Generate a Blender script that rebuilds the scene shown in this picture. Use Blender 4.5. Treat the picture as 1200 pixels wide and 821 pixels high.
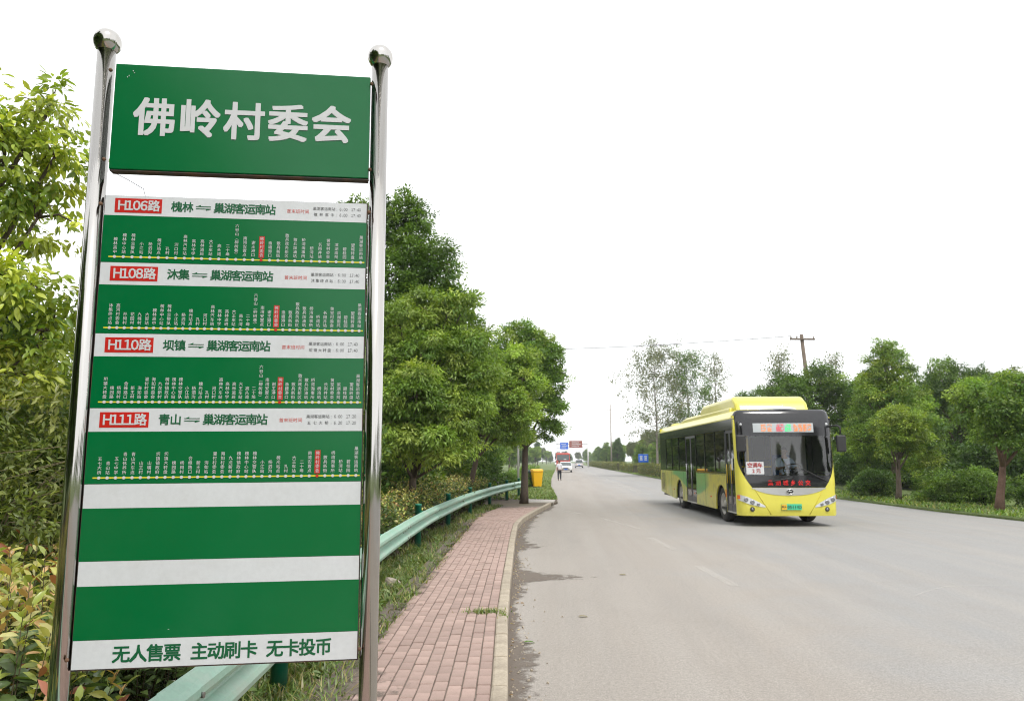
import bpy, bmesh, math, random
import numpy as np
from mathutils import Vector, Matrix, Euler

random.seed(7)
RNG = np.random.default_rng(11)
for _o in list(bpy.data.objects):
    bpy.data.objects.remove(_o)
SC = bpy.context.scene
COL = SC.collection

# ------------------------------------------------------------------ camera
F_PX, PITCH, ROLL, CAM_H = 849.0, math.radians(8.645), math.radians(-0.13), 1.65
cam_data = bpy.data.cameras.new('camera')
cam_data.sensor_width = 36.0
cam_data.lens = F_PX / 1200.0 * 36.0
cam_data.clip_start = 0.05
cam_data.clip_end = 5000.0
cam_data.dof.use_dof = True
cam_data.dof.focus_distance = 3.0
cam_data.dof.aperture_fstop = 7.1
cam = bpy.data.objects.new('camera', cam_data)
COL.objects.link(cam)
_w = Vector((0, math.cos(PITCH), math.sin(PITCH)))
_up = Vector((0, -math.sin(PITCH), math.cos(PITCH)))
_r = Vector((1, 0, 0)) * math.cos(ROLL) + _up * math.sin(ROLL)
_u = Vector((-1, 0, 0)) * math.sin(ROLL) + _up * math.cos(ROLL)
cam.matrix_world = Matrix(((_r.x, _u.x, -_w.x, 0), (_r.y, _u.y, -_w.y, 0), (_r.z, _u.z, -_w.z, CAM_H), (0, 0, 0, 1)))
SC.camera = cam

# ------------------------------------------------------------------ sky, sun, exposure
SUN_EL, SUN_AZ = math.radians(57), math.radians(158)      # azimuth measured from +Y towards +X
world = bpy.data.worlds.new('World')
SC.world = world
world.use_nodes = True
wn, wl = world.node_tree.nodes, world.node_tree.links
wn.clear()
w_out = wn.new('ShaderNodeOutputWorld')
w_bg = wn.new('ShaderNodeBackground')
w_sky = wn.new('ShaderNodeTexSky')
w_sky.sky_type = 'NISHITA'
w_sky.sun_disc = False
w_sky.sun_elevation = SUN_EL
w_sky.sun_rotation = SUN_AZ
w_sky.air_density = 1.0
w_sky.dust_density = 1.6
w_sky.ozone_density = 1.0
w_hs = wn.new('ShaderNodeHueSaturation')               # a white overcast sky
w_hs.inputs['Saturation'].default_value = 0.12
w_bg.inputs['Strength'].default_value = 0.15
wl.new(w_sky.outputs[0], w_hs.inputs['Color'])
w_mix = wn.new('ShaderNodeMix')                         # even cloud layer over the sky
w_mix.data_type = 'RGBA'
w_mix.inputs[0].default_value = 0.72
w_mix.inputs[7].default_value = (8.6, 8.7, 8.8, 1)
wl.new(w_hs.outputs[0], w_mix.inputs[6])
wl.new(w_mix.outputs[2], w_bg.inputs['Color'])
wl.new(w_bg.outputs[0], w_out.inputs['Surface'])

sun_data = bpy.data.lights.new('sun', 'SUN')
sun_data.energy = 1.5
sun_data.angle = math.radians(14)
sun_data.color = (1.0, 0.965, 0.91)
sun = bpy.data.objects.new('sun', sun_data)
COL.objects.link(sun)
_sd = Vector((math.sin(SUN_AZ) * math.cos(SUN_EL), math.cos(SUN_AZ) * math.cos(SUN_EL), math.sin(SUN_EL)))
sun.rotation_euler = _sd.to_track_quat('Z', 'Y').to_euler()
sun.location = _sd * 60

vs = SC.view_settings
vs.view_transform = 'Standard'
vs.look = 'None'
vs.exposure = 0.55
vs.gamma = 1.0
vs.use_curve_mapping = False
SC.cycles.use_denoising = True
SC.cycles.filter_width = 1.05
SC.cycles.max_bounces = 8
SC.cycles.transparent_max_bounces = 12
SC.cycles.caustics_reflective = False
SC.cycles.caustics_refractive = False

TH = math.atan(0.064)          # the road runs 3.7 degrees to the right of the view axis


def road(lat, along, z=0.0):
    """a point from road coordinates (metres across, metres along)"""
    c, s = math.cos(TH), math.sin(TH)
    return Vector((lat * c + along * s, -lat * s + along * c, z))


# ------------------------------------------------------------------ materials
MATS = {}


def nodes_of(name):
    m = bpy.data.materials.new(name)
    m.use_nodes = True
    nt = m.node_tree
    return m, nt, nt.nodes, nt.links, nt.nodes['Principled BSDF']


def mat(name, col, rough=0.6, metal=0.0, var=0.12, scale=4.0, fine=0.0, bump=0.0, bump_scale=40.0, spec=0.5,
        stain=None, stain_amt=0.0, stain_scale=1.5, rand=0.0, coat=0.0, emis=None, stretch=None):
    """principled material with noise-driven variation, optional stains, relief and per-object variation"""
    if name in MATS:
        return MATS[name]
    m, nt, N, L, b = nodes_of(name)
    b.inputs['Roughness'].default_value = rough
    b.inputs['Metallic'].default_value = metal
    b.inputs['Specular IOR Level'].default_value = spec
    b.inputs['Coat Weight'].default_value = coat
    tc = N.new('ShaderNodeTexCoord')
    vec = tc.outputs['Object']
    if stretch:
        mp = N.new('ShaderNodeMapping')
        mp.inputs['Scale'].default_value = stretch
        L.new(vec, mp.inputs['Vector'])
        vec = mp.outputs[0]
    n1 = N.new('ShaderNodeTexNoise')
    n1.inputs['Scale'].default_value = scale
    n1.inputs['Detail'].default_value = 6
    n1.inputs['Roughness'].default_value = 0.62
    L.new(vec, n1.inputs['Vector'])
    mr = N.new('ShaderNodeMapRange')
    mr.inputs['From Min'].default_value = 0.25
    mr.inputs['From Max'].default_value = 0.75
    mr.inputs['To Min'].default_value = 1.0 - var
    mr.inputs['To Max'].default_value = 1.0 + var
    L.new(n1.outputs['Fac'], mr.inputs['Value'])
    val = mr.outputs[0]
    if rand:
        oi = N.new('ShaderNodeObjectInfo')
        mr2 = N.new('ShaderNodeMapRange')
        mr2.inputs['To Min'].default_value = 1.0 - rand
        mr2.inputs['To Max'].default_value = 1.0 + rand
        L.new(oi.outputs['Random'], mr2.inputs['Value'])
        mu = N.new('ShaderNodeMath')
        mu.operation = 'MULTIPLY'
        L.new(val, mu.inputs[0])
        L.new(mr2.outputs[0], mu.inputs[1])
        val = mu.outputs[0]
    if fine:
        n2 = N.new('ShaderNodeTexNoise')
        n2.inputs['Scale'].default_value = scale * 22
        n2.inputs['Detail'].default_value = 3
        L.new(vec, n2.inputs['Vector'])
        mr3 = N.new('ShaderNodeMapRange')
        mr3.inputs['From Min'].default_value = 0.3
        mr3.inputs['From Max'].default_value = 0.7
        mr3.inputs['To Min'].default_value = 1.0 - fine
        mr3.inputs['To Max'].default_value = 1.0 + fine
        L.new(n2.outputs['Fac'], mr3.inputs['Value'])
        mu = N.new('ShaderNodeMath')
        mu.operation = 'MULTIPLY'
        L.new(val, mu.inputs[0])
        L.new(mr3.outputs[0], mu.inputs[1])
        val = mu.outputs[0]
    vm = N.new('ShaderNodeVectorMath')
    vm.operation = 'SCALE'
    vm.inputs[0].default_value = col
    L.new(val, vm.inputs['Scale'])
    colour = vm.outputs[0]
    if stain:
        n3 = N.new('ShaderNodeTexNoise')
        n3.inputs['Scale'].default_value = stain_scale
        n3.inputs['Detail'].default_value = 8
        n3.inputs['Roughness'].default_value = 0.7
        L.new(vec, n3.inputs['Vector'])
        mr4 = N.new('ShaderNodeMapRange')
        mr4.inputs['From Min'].default_value = 0.48
        mr4.inputs['From Max'].default_value = 0.72
        mr4.inputs['To Max'].default_value = stain_amt
        L.new(n3.outputs['Fac'], mr4.inputs['Value'])
        mx = N.new('ShaderNodeMix')
        mx.data_type = 'RGBA'
        mx.inputs[7].default_value = (*stain, 1)
        L.new(mr4.outputs[0], mx.inputs[0])
        L.new(colour, mx.inputs[6])
        colour = mx.outputs[2]
    L.new(colour, b.inputs['Base Color'])
    if bump:
        n4 = N.new('ShaderNodeTexNoise')
        n4.inputs['Scale'].default_value = bump_scale
        n4.inputs['Detail'].default_value = 5
        L.new(vec, n4.inputs['Vector'])
        bp = N.new('ShaderNodeBump')
        bp.inputs['Strength'].default_value = bump
        bp.inputs['Distance'].default_value = 0.02
        L.new(n4.outputs['Fac'], bp.inputs['Height'])
        L.new(bp.outputs[0], b.inputs['Normal'])
    if emis:
        b.inputs['Emission Color'].default_value = (*col, 1)
        b.inputs['Emission Strength'].default_value = emis
    MATS[name] = m
    return m


def glass_mat(name, tint, refl=1.0, rough=0.02):
    if name in MATS:
        return MATS[name]
    m = bpy.data.materials.new(name)
    m.use_nodes = True
    N, L = m.node_tree.nodes, m.node_tree.links
    N.clear()
    out = N.new('ShaderNodeOutputMaterial')
    tr = N.new('ShaderNodeBsdfTransparent')
    tr.inputs['Color'].default_value = (*tint, 1)
    gl = N.new('ShaderNodeBsdfGlossy')
    gl.inputs['Roughness'].default_value = rough
    gl.inputs['Color'].default_value = (refl, refl, refl, 1)
    fr = N.new('ShaderNodeFresnel')
    fr.inputs['IOR'].default_value = 1.75
    mx = N.new('ShaderNodeMixShader')
    L.new(fr.outputs[0], mx.inputs[0])
    L.new(tr.outputs[0], mx.inputs[1])
    L.new(gl.outputs[0], mx.inputs[2])
    L.new(mx.outputs[0], out.inputs['Surface'])
    MATS[name] = m
    return m


def leaf_mat(name, gloss=0.35, trans=0.35, trans_tint=(1.25, 1.3, 0.55)):
    if name in MATS:
        return MATS[name]
    m, nt, N, L, b = nodes_of(name)
    out = N['Material Output']
    at = N.new('ShaderNodeAttribute')
    at.attribute_name = 'tint'
    nz = N.new('ShaderNodeTexNoise')
    nz.inputs['Scale'].default_value = 9.0
    tc = N.new('ShaderNodeTexCoord')
    L.new(tc.outputs['Object'], nz.inputs['Vector'])
    mr = N.new('ShaderNodeMapRange')
    mr.inputs['To Min'].default_value = 0.8
    mr.inputs['To Max'].default_value = 1.2
    L.new(nz.outputs['Fac'], mr.inputs['Value'])
    vm = N.new('ShaderNodeVectorMath')
    vm.operation = 'SCALE'
    L.new(at.outputs['Color'], vm.inputs[0])
    L.new(mr.outputs[0], vm.inputs['Scale'])
    L.new(vm.outputs[0], b.inputs['Base Color'])
    b.inputs['Roughness'].default_value = gloss
    b.inputs['Specular IOR Level'].default_value = 0.4
    tl = N.new('ShaderNodeBsdfTranslucent')
    vm2 = N.new('ShaderNodeVectorMath')
    vm2.operation = 'MULTIPLY'
    vm2.inputs[1].default_value = trans_tint
    L.new(vm.outputs[0], vm2.inputs[0])
    L.new(vm2.outputs[0], tl.inputs['Color'])
    ms = N.new('ShaderNodeMixShader')
    ms.inputs[0].default_value = trans
    L.new(b.outputs[0], ms.inputs[1])
    L.new(tl.outputs[0], ms.inputs[2])
    L.new(ms.outputs[0], out.inputs['Surface'])
    MATS[name] = m
    return m


# ------------------------------------------------------------------ object helpers
def tag(o, label=None, cat=None, group=None, kind=None):
    if label:
        o['label'] = label
    if cat:
        o['category'] = cat
    if group:
        o['group'] = group
    if kind:
        o['kind'] = kind
    return o


def thing(name, loc=(0, 0, 0), rz=0.0, label=None, cat=None, group=None):
    o = bpy.data.objects.new(name, None)
    COL.objects.link(o)
    o.empty_display_size = 0.2
    o.location = loc
    o.rotation_euler = (0, 0, rz)
    return tag(o, label, cat, group)


def link_mesh(name, me, material=None, parent=None):
    if material is not None and not me.materials:
        me.materials.append(material)
    o = bpy.data.objects.new(name, me)
    COL.objects.link(o)
    if parent is not None:
        o.parent = parent
    return o


def copy_tree(o, parent=None):
    c = o.copy()
    COL.objects.link(c)
    c.parent = parent
    for ch in [x for x in o.children]:
        copy_tree(ch, c)
    return c


def np_mesh(name, V, faces, tints=None, smooth=False):
    """V (n,3); faces list of (m,k) index arrays"""
    me = bpy.data.meshes.new(name)
    V = np.asarray(V, dtype=np.float32)
    me.vertices.add(len(V))
    me.vertices.foreach_set('co', V.ravel())
    li, ls, tot = [], [], 0
    for Fa in faces:
        Fa = np.asarray(Fa, dtype=np.int32)
        if not len(Fa):
            continue
        li.append(Fa.ravel())
        ls.append(tot + np.arange(len(Fa), dtype=np.int32) * Fa.shape[1])
        tot += Fa.size
    li = np.concatenate(li)
    ls = np.concatenate(ls)
    me.loops.add(len(li))
    me.loops.foreach_set('vertex_index', li)
    me.polygons.add(len(ls))
    me.polygons.foreach_set('loop_start', ls)
    if smooth:
        me.polygons.foreach_set('use_smooth', np.ones(len(ls), dtype=bool))
    if tints is not None:
        a = me.attributes.new('tint', 'FLOAT_COLOR', 'POINT')
        T = np.ones((len(V), 4), dtype=np.float32)
        T[:, :3] = tints
        a.data.foreach_set('color', T.ravel())
    me.update(calc_edges=True)
    return me


class MB:
    """collects simple solids into one mesh"""

    def __init__(self):
        self.v, self.f, self.sm = [], [], []

    def add(self, verts, faces, smooth=False):
        k = len(self.v)
        self.v += [tuple(p) for p in verts]
        self.f += [tuple(i + k for i in fa) for fa in faces]
        self.sm += [smooth] * len(faces)
        return self

    def box(self, c, s, rot=None, taper=None):
        """c centre, s full sizes; taper = (tx, ty) scale of the top"""
        tx, ty = taper or (1, 1)
        vs_ = []
        for dz in (-.5, .5):
            kx, ky = (tx, ty) if dz > 0 else (1, 1)
            for dx, dy in ((-.5, -.5), (.5, -.5), (.5, .5), (-.5, .5)):
                p = Vector((dx * s[0] * kx, dy * s[1] * ky, dz * s[2]))
                if rot is not None:
                    p = rot @ p
                vs_.append(p + Vector(c))
        return self.add(vs_, [(3, 2, 1, 0), (4, 5, 6, 7), (0, 1, 5, 4), (1, 2, 6, 5), (2, 3, 7, 6), (3, 0, 4, 7)])

    def bbox(self, c, s, b=0.02, rot=None, seg=2):
        """bevelled box"""
        bm = bmesh.new()
        bmesh.ops.create_cube(bm, size=1.0)
        for v in bm.verts:
            v.co = Vector((v.co.x * s[0], v.co.y * s[1], v.co.z * s[2]))
        bmesh.ops.bevel(bm, geom=bm.edges[:], offset=b, segments=seg, profile=0.5, affect='EDGES')
        bm.verts.ensure_lookup_table()
        vs_ = [(rot @ v.co if rot is not None else v.co) + Vector(c) for v in bm.verts]
        fs = [[v.index for v in f.verts] for f in bm.faces]
        bm.free()
        return self.add(vs_, fs)

    def tube(self, pts, rad, n=8, caps=True, smooth=True):
        pts = [Vector(p) for p in pts]
        if not hasattr(rad, '__len__'):
            rad = [rad] * len(pts)
        vs_, fs = [], []
        prev = None
        for i, p in enumerate(pts):
            t = (pts[min(i + 1, len(pts) - 1)] - pts[max(i - 1, 0)]).normalized()
            if prev is None:
                a = Vector((0, 0, 1)) if abs(t.z) < 0.9 else Vector((1, 0, 0))
                e1 = t.cross(a).normalized()
            else:
                e1 = (prev - t * prev.dot(t)).normalized()
            prev = e1
            e2 = t.cross(e1)
            for k in range(n):
                an = 2 * math.pi * k / n
                vs_.append(p + (e1 * math.cos(an) + e2 * math.sin(an)) * rad[i])
        for i in range(len(pts) - 1):
            for k in range(n):
                k2 = (k + 1) % n
                fs.append((i * n + k, i * n + k2, (i + 1) * n + k2, (i + 1) * n + k))
        self.add(vs_, fs, smooth)
        if caps:
            k0 = len(self.v) - len(vs_)
            self.f.append(tuple(k0 + k for k in reversed(range(n))))
            self.f.append(tuple(k0 + (len(pts) - 1) * n + k for k in range(n)))
            self.sm += [False, False]
        return self

    def lathe(self, prof, c=(0, 0, 0), n=24, axis='Z', smooth=True, caps=True):
        """prof: list of (radius, height)"""
        vs_, fs = [], []
        for r, h in prof:
            for k in range(n):
                a = 2 * math.pi * k / n
                x, y = r * math.cos(a), r * math.sin(a)
                p = {'Z': (x, y, h), 'X': (h, x, y), 'Y': (x, h, y)}[axis]
                vs_.append(Vector(p) + Vector(c))
        for i in range(len(prof) - 1):
            for k in range(n):
                k2 = (k + 1) % n
                fs.append((i * n + k, i * n + k2, (i + 1) * n + k2, (i + 1) * n + k))
        if caps:
            fs.append(tuple(range(n))[::-1])
            fs.append(tuple(range((len(prof) - 1) * n, len(prof) * n)))
        return self.add(vs_, fs, smooth)

    def prism(self, poly, axis, a, b):
        """poly: 2D outline, extruded along axis from a to b. 'X': poly is (y,z); 'Y': (x,z); 'Z': (x,y)"""
        def P(u, v, h):
            return {'X': (h, u, v), 'Y': (u, h, v), 'Z': (u, v, h)}[axis]
        n = len(poly)
        vs_ = [P(u, v, a) for u, v in poly] + [P(u, v, b) for u, v in poly]
        fs = [tuple(range(n)), tuple(range(2 * n - 1, n - 1, -1))]
        fs += [(i, (i + 1) % n, n + (i + 1) % n, n + i) for i in range(n)]
        return self.add(vs_, fs)

    def grid(self, rows, smooth=True, closed=False):
        """rows: list of equally long point lists"""
        n = len(rows[0])
        vs_ = [p for r in rows for p in r]
        fs = []
        for i in range(len(rows) - 1):
            for k in range(n if closed else n - 1):
                k2 = (k + 1) % n
                fs.append((i * n + k, i * n + k2, (i + 1) * n + k2, (i + 1) * n + k))
        return self.add(vs_, fs, smooth)

    def mesh(self, name, fix=True):
        me = bpy.data.meshes.new(name)
        me.from_pydata(self.v, [], self.f)
        me.polygons.foreach_set('use_smooth', self.sm)
        if fix:
            bm = bmesh.new()
            bm.from_mesh(me)
            bmesh.ops.recalc_face_normals(bm, faces=bm.faces[:])
            bm.to_mesh(me)
            bm.free()
        me.update()
        return me

    def build(self, name, material, parent=None, fix=True):
        return link_mesh(name, self.mesh(name, fix), material, parent)


# ------------------------------------------------------------------ lettering (built-in font, its glyphs turned to mesh)
_GL = {}


def glyph(ch, bold=0.0, res=2):
    key = (ch, bold, res)
    if key in _GL:
        return _GL[key]
    cu = bpy.data.curves.new('glyph', 'FONT')
    cu.body = ch
    cu.offset = bold
    cu.resolution_u = res
    ob = bpy.data.objects.new('glyph', cu)
    COL.objects.link(ob)
    dg = bpy.context.evaluated_depsgraph_get()
    ev = ob.evaluated_get(dg)
    me = ev.to_mesh()
    V = np.array([v.co[:2] for v in me.vertices]).reshape(-1, 2)
    Fa = [tuple(p.vertices) for p in me.polygons]
    ev.to_mesh_clear()
    bpy.data.objects.remove(ob)
    bpy.data.curves.remove(cu)
    _GL[key] = (V, Fa)
    return _GL[key]


_REF = None


def lettering(items, name, material, parent, y, bold=0.02, res=2):
    """items: (character, x, z, size) with the em box centred at x, z; flat glyphs in the XZ plane facing -Y at depth y.
    Latin characters are centred on their own outline."""
    global _REF
    if _REF is None:
        V, _ = glyph('\u56fd', 0.0, 2)
        mn, mx = V.min(0), V.max(0)
        _REF = ((mn + mx) / 2, (mx - mn).max())
    mb_v, mb_f = [], []
    for it in items:
        ch, x, z, s = it[:4]
        sx = it[4] if len(it) > 4 else 1.0
        if ch == ' ':
            continue
        V, Fa = glyph(ch, 0.0, res)
        if not len(V):
            continue
        if ord(ch) > 0x2E80:
            c, k = _REF[0], s * 0.94 / _REF[1]
        else:
            c = np.array([(V[:, 0].min() + V[:, 0].max()) / 2, 0.36])
            k = s * 1.12
        P = (V - c) * k
        # a heavier weight is laid down as shifted strokes, each a hair above the last
        if bold > 0.015:
            sh = [(u_ * bold * s, v_ * bold * s) for u_, v_ in ((-1, -.9), (1, -.9), (1, .9), (-1, .9), (-1, 0), (1, 0), (0, -.9), (0, .9))]
        elif bold > 0:
            sh = [(-bold * s, 0), (bold * s, 0)]
        else:
            sh = [(0, 0)]
        for q, (dx, dz) in enumerate(sh):
            b0 = len(mb_v)
            mb_v += [(x + p[0] * sx + dx, y - q * 0.00006, z + p[1] + dz) for p in P]
            mb_f += [tuple(i + b0 for i in f) for f in Fa]
    me = bpy.data.meshes.new(name)
    me.from_pydata(mb_v, [], mb_f)
    me.update()
    return link_mesh(name, me, material, parent)


def line_items(s, x0, x1, z, size, sx=1.0):
    n = len(s)
    st = (x1 - x0) / n
    return [(ch, x0 + st * (i + .5), z, size, sx) for i, ch in enumerate(s)]

# ================================================================== the setting
M_soil = mat('soil', (0.115, 0.088, 0.064), 0.95, var=0.35, scale=1.2, fine=0.3, bump=0.5, bump_scale=25, stain=(0.07, 0.085, 0.03), stain_amt=0.8, stain_scale=0.8)
M_grassland = mat('grassland', (0.10, 0.14, 0.035), 0.95, var=0.35, scale=0.5, fine=0.35, bump=0.5, bump_scale=15)
M_kerb = mat('kerb_concrete', (0.372, 0.318, 0.246), 0.85, var=0.16, scale=3, fine=0.14, bump=0.35, bump_scale=60, rand=0.07, stain=(0.17, 0.14, 0.105), stain_amt=0.65, stain_scale=4)
M_brick = mat('paving_brick', (0.345, 0.246, 0.212), 0.85, var=0.1, scale=14, fine=0.12, bump=0.3, bump_scale=180, rand=0.14, stain=(0.22, 0.165, 0.135), stain_amt=0.7, stain_scale=2.2)
M_joint = mat('paving_joint', (0.155, 0.125, 0.10), 0.95, var=0.25, scale=6, fine=0.25)
M_slab = mat('concrete_slab', (0.40, 0.37, 0.33), 0.85, var=0.12, scale=2, fine=0.1)
M_dirt = mat('gutter_dirt', (0.105, 0.083, 0.064), 0.95, var=0.3, scale=3, fine=0.35, bump=0.6, bump_scale=60)


def road_material():
    m, nt, N, L, b = nodes_of('road_surface')
    b.inputs['Roughness'].default_value = 0.9
    b.inputs['Specular IOR Level'].default_value = 0.25
    tc = N.new('ShaderNodeTexCoord')
    rot = N.new('ShaderNodeMapping')
    rot.inputs['Rotation'].default_value = (0, 0, TH)
    L.new(tc.outputs['Object'], rot.inputs['Vector'])
    sx = N.new('ShaderNodeSeparateXYZ')
    L.new(rot.outputs[0], sx.inputs[0])

    def noise(scale, detail=5, stretch=None, rough=0.6):
        n = N.new('ShaderNodeTexNoise')
        n.inputs['Scale'].default_value = scale
        n.inputs['Detail'].default_value = detail
        n.inputs['Roughness'].default_value = rough
        if stretch:
            mp = N.new('ShaderNodeMapping')
            mp.inputs['Scale'].default_value = stretch
            L.new(rot.outputs[0], mp.inputs['Vector'])
            L.new(mp.outputs[0], n.inputs['Vector'])
        else:
            L.new(rot.outputs[0], n.inputs['Vector'])
        return n.outputs['Fac']

    def mrange(v, a, b_, c, d):
        r = N.new('ShaderNodeMapRange')
        for k, x in zip(('From Min', 'From Max', 'To Min', 'To Max'), (a, b_, c, d)):
            r.inputs[k].default_value = x
        L.new(v, r.inputs['Value'])
        return r.outputs[0]

    def math_(op, a, b_):
        q = N.new('ShaderNodeMath')
        q.operation = op
        for i, x in enumerate((a, b_)):
            if isinstance(x, (int, float)):
                q.inputs[i].default_value = x
            else:
                L.new(x, q.inputs[i])
        return q.outputs[0]

    def mix(f, a, b_):
        q = N.new('ShaderNodeMix')
        q.data_type = 'RGBA'
        L.new(f, q.inputs[0])
        for i, x in ((6, a), (7, b_)):
            if isinstance(x, tuple):
                q.inputs[i].default_value = (*x, 1)
            else:
                L.new(x, q.inputs[i])
        return q.outputs[2]

    # dusty bus lane towards the kerb, cleaner asphalt in the driving lanes
    wob = math_('ADD', sx.outputs['X'], mrange(noise(0.5, 4), 0.3, 0.7, -1.2, 1.2))
    f = mrange(wob, 2.0, 4.2, 0.0, 1.0)
    c = mix(f, (0.310, 0.282, 0.252), (0.290, 0.286, 0.279))
    # long pale wheel streaks
    st = mrange(noise(1.0, 5, (1.6, 0.05, 1)), 0.42, 0.66, 0.0, 0.55)
    c = mix(st, c, (0.345, 0.322, 0.295))
    dk = mrange(noise(1.0, 5, (0.7, 0.09, 1), 0.7), 0.48, 0.72, 0.0, 0.5)
    c = mix(dk, c, (0.245, 0.232, 0.217))
    bl = mrange(noise(0.7, 7, None, 0.7), 0.50, 0.74, 0.0, 0.38)
    c = mix(bl, c, (0.263, 0.238, 0.211))
    g = math_('MULTIPLY', mrange(noise(85, 3), 0.3, 0.7, 0.72, 1.28), mrange(noise(30, 6), 0.3, 0.7, 0.86, 1.14))
    vo = N.new('ShaderNodeTexVoronoi')
    vo.inputs['Scale'].default_value = 160
    L.new(rot.outputs[0], vo.inputs['Vector'])
    g = math_('MULTIPLY', g, mrange(vo.outputs['Distance'], 0.1, 0.6, 1.1, 0.9))
    sc_ = N.new('ShaderNodeVectorMath')
    sc_.operation = 'SCALE'
    L.new(c, sc_.inputs[0])
    L.new(g, sc_.inputs['Scale'])
    L.new(sc_.outputs[0], b.inputs['Base Color'])
    bp = N.new('ShaderNodeBump')
    bp.inputs['Strength'].default_value = 0.35
    bp.inputs['Distance'].default_value = 0.01
    L.new(noise(120, 3), bp.inputs['Height'])
    L.new(bp.outputs[0], b.inputs['Normal'])
    return m


M_road = road_material()


def sheet(name, pts, z, material, kind='structure', thick=0.0):
    """flat polygon (x,y list), triangulated"""
    bm = bmesh.new()
    vs_ = [bm.verts.new((p[0], p[1], z)) for p in pts]
    f = bm.faces.new(vs_)
    if f.normal.z < 0:
        f.normal_flip()
    if thick:
        r = bmesh.ops.extrude_face_region(bm, geom=[f])
        for v in r['geom']:
            if isinstance(v, bmesh.types.BMVert):
                v.co.z -= thick
        bmesh.ops.recalc_face_normals(bm, faces=bm.faces[:])
    bmesh.ops.triangulate(bm, faces=bm.faces[:])
    me = bpy.data.meshes.new(name)
    bm.to_mesh(me)
    bm.free()
    o = link_mesh(name, me, material)
    o['kind'] = kind
    return o


# ground out to the horizon (gently rolling far off, flat near the road)
def ground():
    xs = np.concatenate([-np.geomspace(1200, 4, 26), np.linspace(-3, 14, 8), np.geomspace(16, 1200, 26)])
    ys = np.concatenate([-np.geomspace(400, 5, 8), np.linspace(0, 60, 13), np.geomspace(70, 1700, 26)])
    X, Y = np.meshgrid(xs, ys)
    Z = np.full_like(X, -0.02)
    n = len(xs)
    V = np.stack([X.ravel(), Y.ravel(), Z.ravel()], 1)
    i = np.arange(len(ys) - 1)[:, None] * n + np.arange(n - 1)[None]
    Fq = np.stack([i, i + 1, i + n + 1, i + n], -1).reshape(-1, 4)
    o = link_mesh('ground', np_mesh('ground', V, [Fq]), M_grassland)
    return tag(o, 'flat grassy land stretching away behind the roadside trees', kind='structure')


ground()

# edges of the carriageway, in world x,y
KERB = [(-0.22, -6.0), (-0.14, 0.0), (-0.03, 5.0), (-0.045, 7.5), (-0.02, 10.0), (0.03, 13.2), (0.08, 16.0), (0.14, 18.2), (0.30, 20.0), (0.78, 23.2), (1.22, 25.8), (1.52, 27.6)]
LEFT_FAR = [(1.75, 28.6), (1.95, 33), (2.35, 45)] + [tuple(road(-0.75, a)[:2]) for a in (60, 100, 200, 400, 900, 1600)]
RIGHT_FAR = [tuple(road(l, a)[:2]) for l, a in ((9.0, 1600), (9.0, 900), (9.0, 400), (9.0, 200), (8.9, 100), (8.9, 62), (9.6, 52), (11.4, 41), (11.9, 32), (12.1, 24.4), (12.6, 20), (13.0, 12), (13.2, 0), (13.2, -10))]
sheet('road', KERB + LEFT_FAR + RIGHT_FAR, 0.0, M_road)
o = sheet('verge', [(-9, -6), (-0.22, -6.0)] + [(x - 0.11, y) for x, y in KERB[1:-1]] + [(1.45, 27.6), (1.75, 28.6), (1.95, 33), (2.35, 45), (3.2, 60), (-9, 60)], 0.075, M_soil, thick=0.12)
o['label'] = 'bare soil and weeds between the paving, the guardrail and the trees'
RV = [tuple(road(l, a)[:2]) for l, a in ((12.02, 30), (12.12, 24.4), (12.62, 20), (13.02, 12), (13.22, 0), (13.22, -10), (40, -10), (40, 120), (8.95, 120), (8.95, 62), (9.65, 52), (11.45, 41))]
sheet('grass_bank', RV, 0.055, M_grassland, thick=0.10)

# kerb stones
kerb = thing('kerb', (0, 0, 0), label='row of worn beige concrete kerb stones edging the brick pavement')
kerb['kind'] = 'structure'


def along_poly(pts, step, start=0.0):
    """points every step metres along a polyline -> (x, y, heading)"""
    out, d, need = [], 0.0, start
    for (x0, y0), (x1, y1) in zip(pts[:-1], pts[1:]):
        seg = math.hypot(x1 - x0, y1 - y0)
        while need <= d + seg:
            t = (need - d) / seg
            out.append((x0 + (x1 - x0) * t, y0 + (y1 - y0) * t))
            need += step
        d += seg
    return out


KW = 0.115
ks = along_poly(KERB, 0.75)
rk = random.Random(3)
for (x0, y0), (x1, y1) in zip(ks[:-1], ks[1:]):
    L_ = math.hypot(x1 - x0, y1 - y0)
    an = math.atan2(y1 - y0, x1 - x0)
    mb = MB()
    mb.bbox((L_ / 2, KW / 2, 0.0), (L_ - 0.020, KW, 0.26), 0.020, seg=2)
    k = mb.build('kerb_stone', M_kerb, kerb)
    k.location = (x0, y0, 0.005 + rk.uniform(-0.004, 0.004))
    k.rotation_euler = (0, rk.uniform(-.004, .004), an + rk.uniform(-.006, .006))

# brick pavement: 0.1 x 0.2 bricks laid lengthwise in running bond
WALK_Z = 0.118


def kerb_x(y):
    return float(np.interp(y, [p[1] for p in KERB], [p[0] for p in KERB])) - KW


WL = [(-1.10, -6), (-1.12, 5), (-1.16, 6), (-1.17, 7), (-1.11, 9.7), (-1.04, 15), (-0.95, 19), (-0.75, 22), (-0.35, 25.4)]


def walk_left(y):
    return float(np.interp(y, [p[1] for p in WL], [p[0] for p in WL]))


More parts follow.
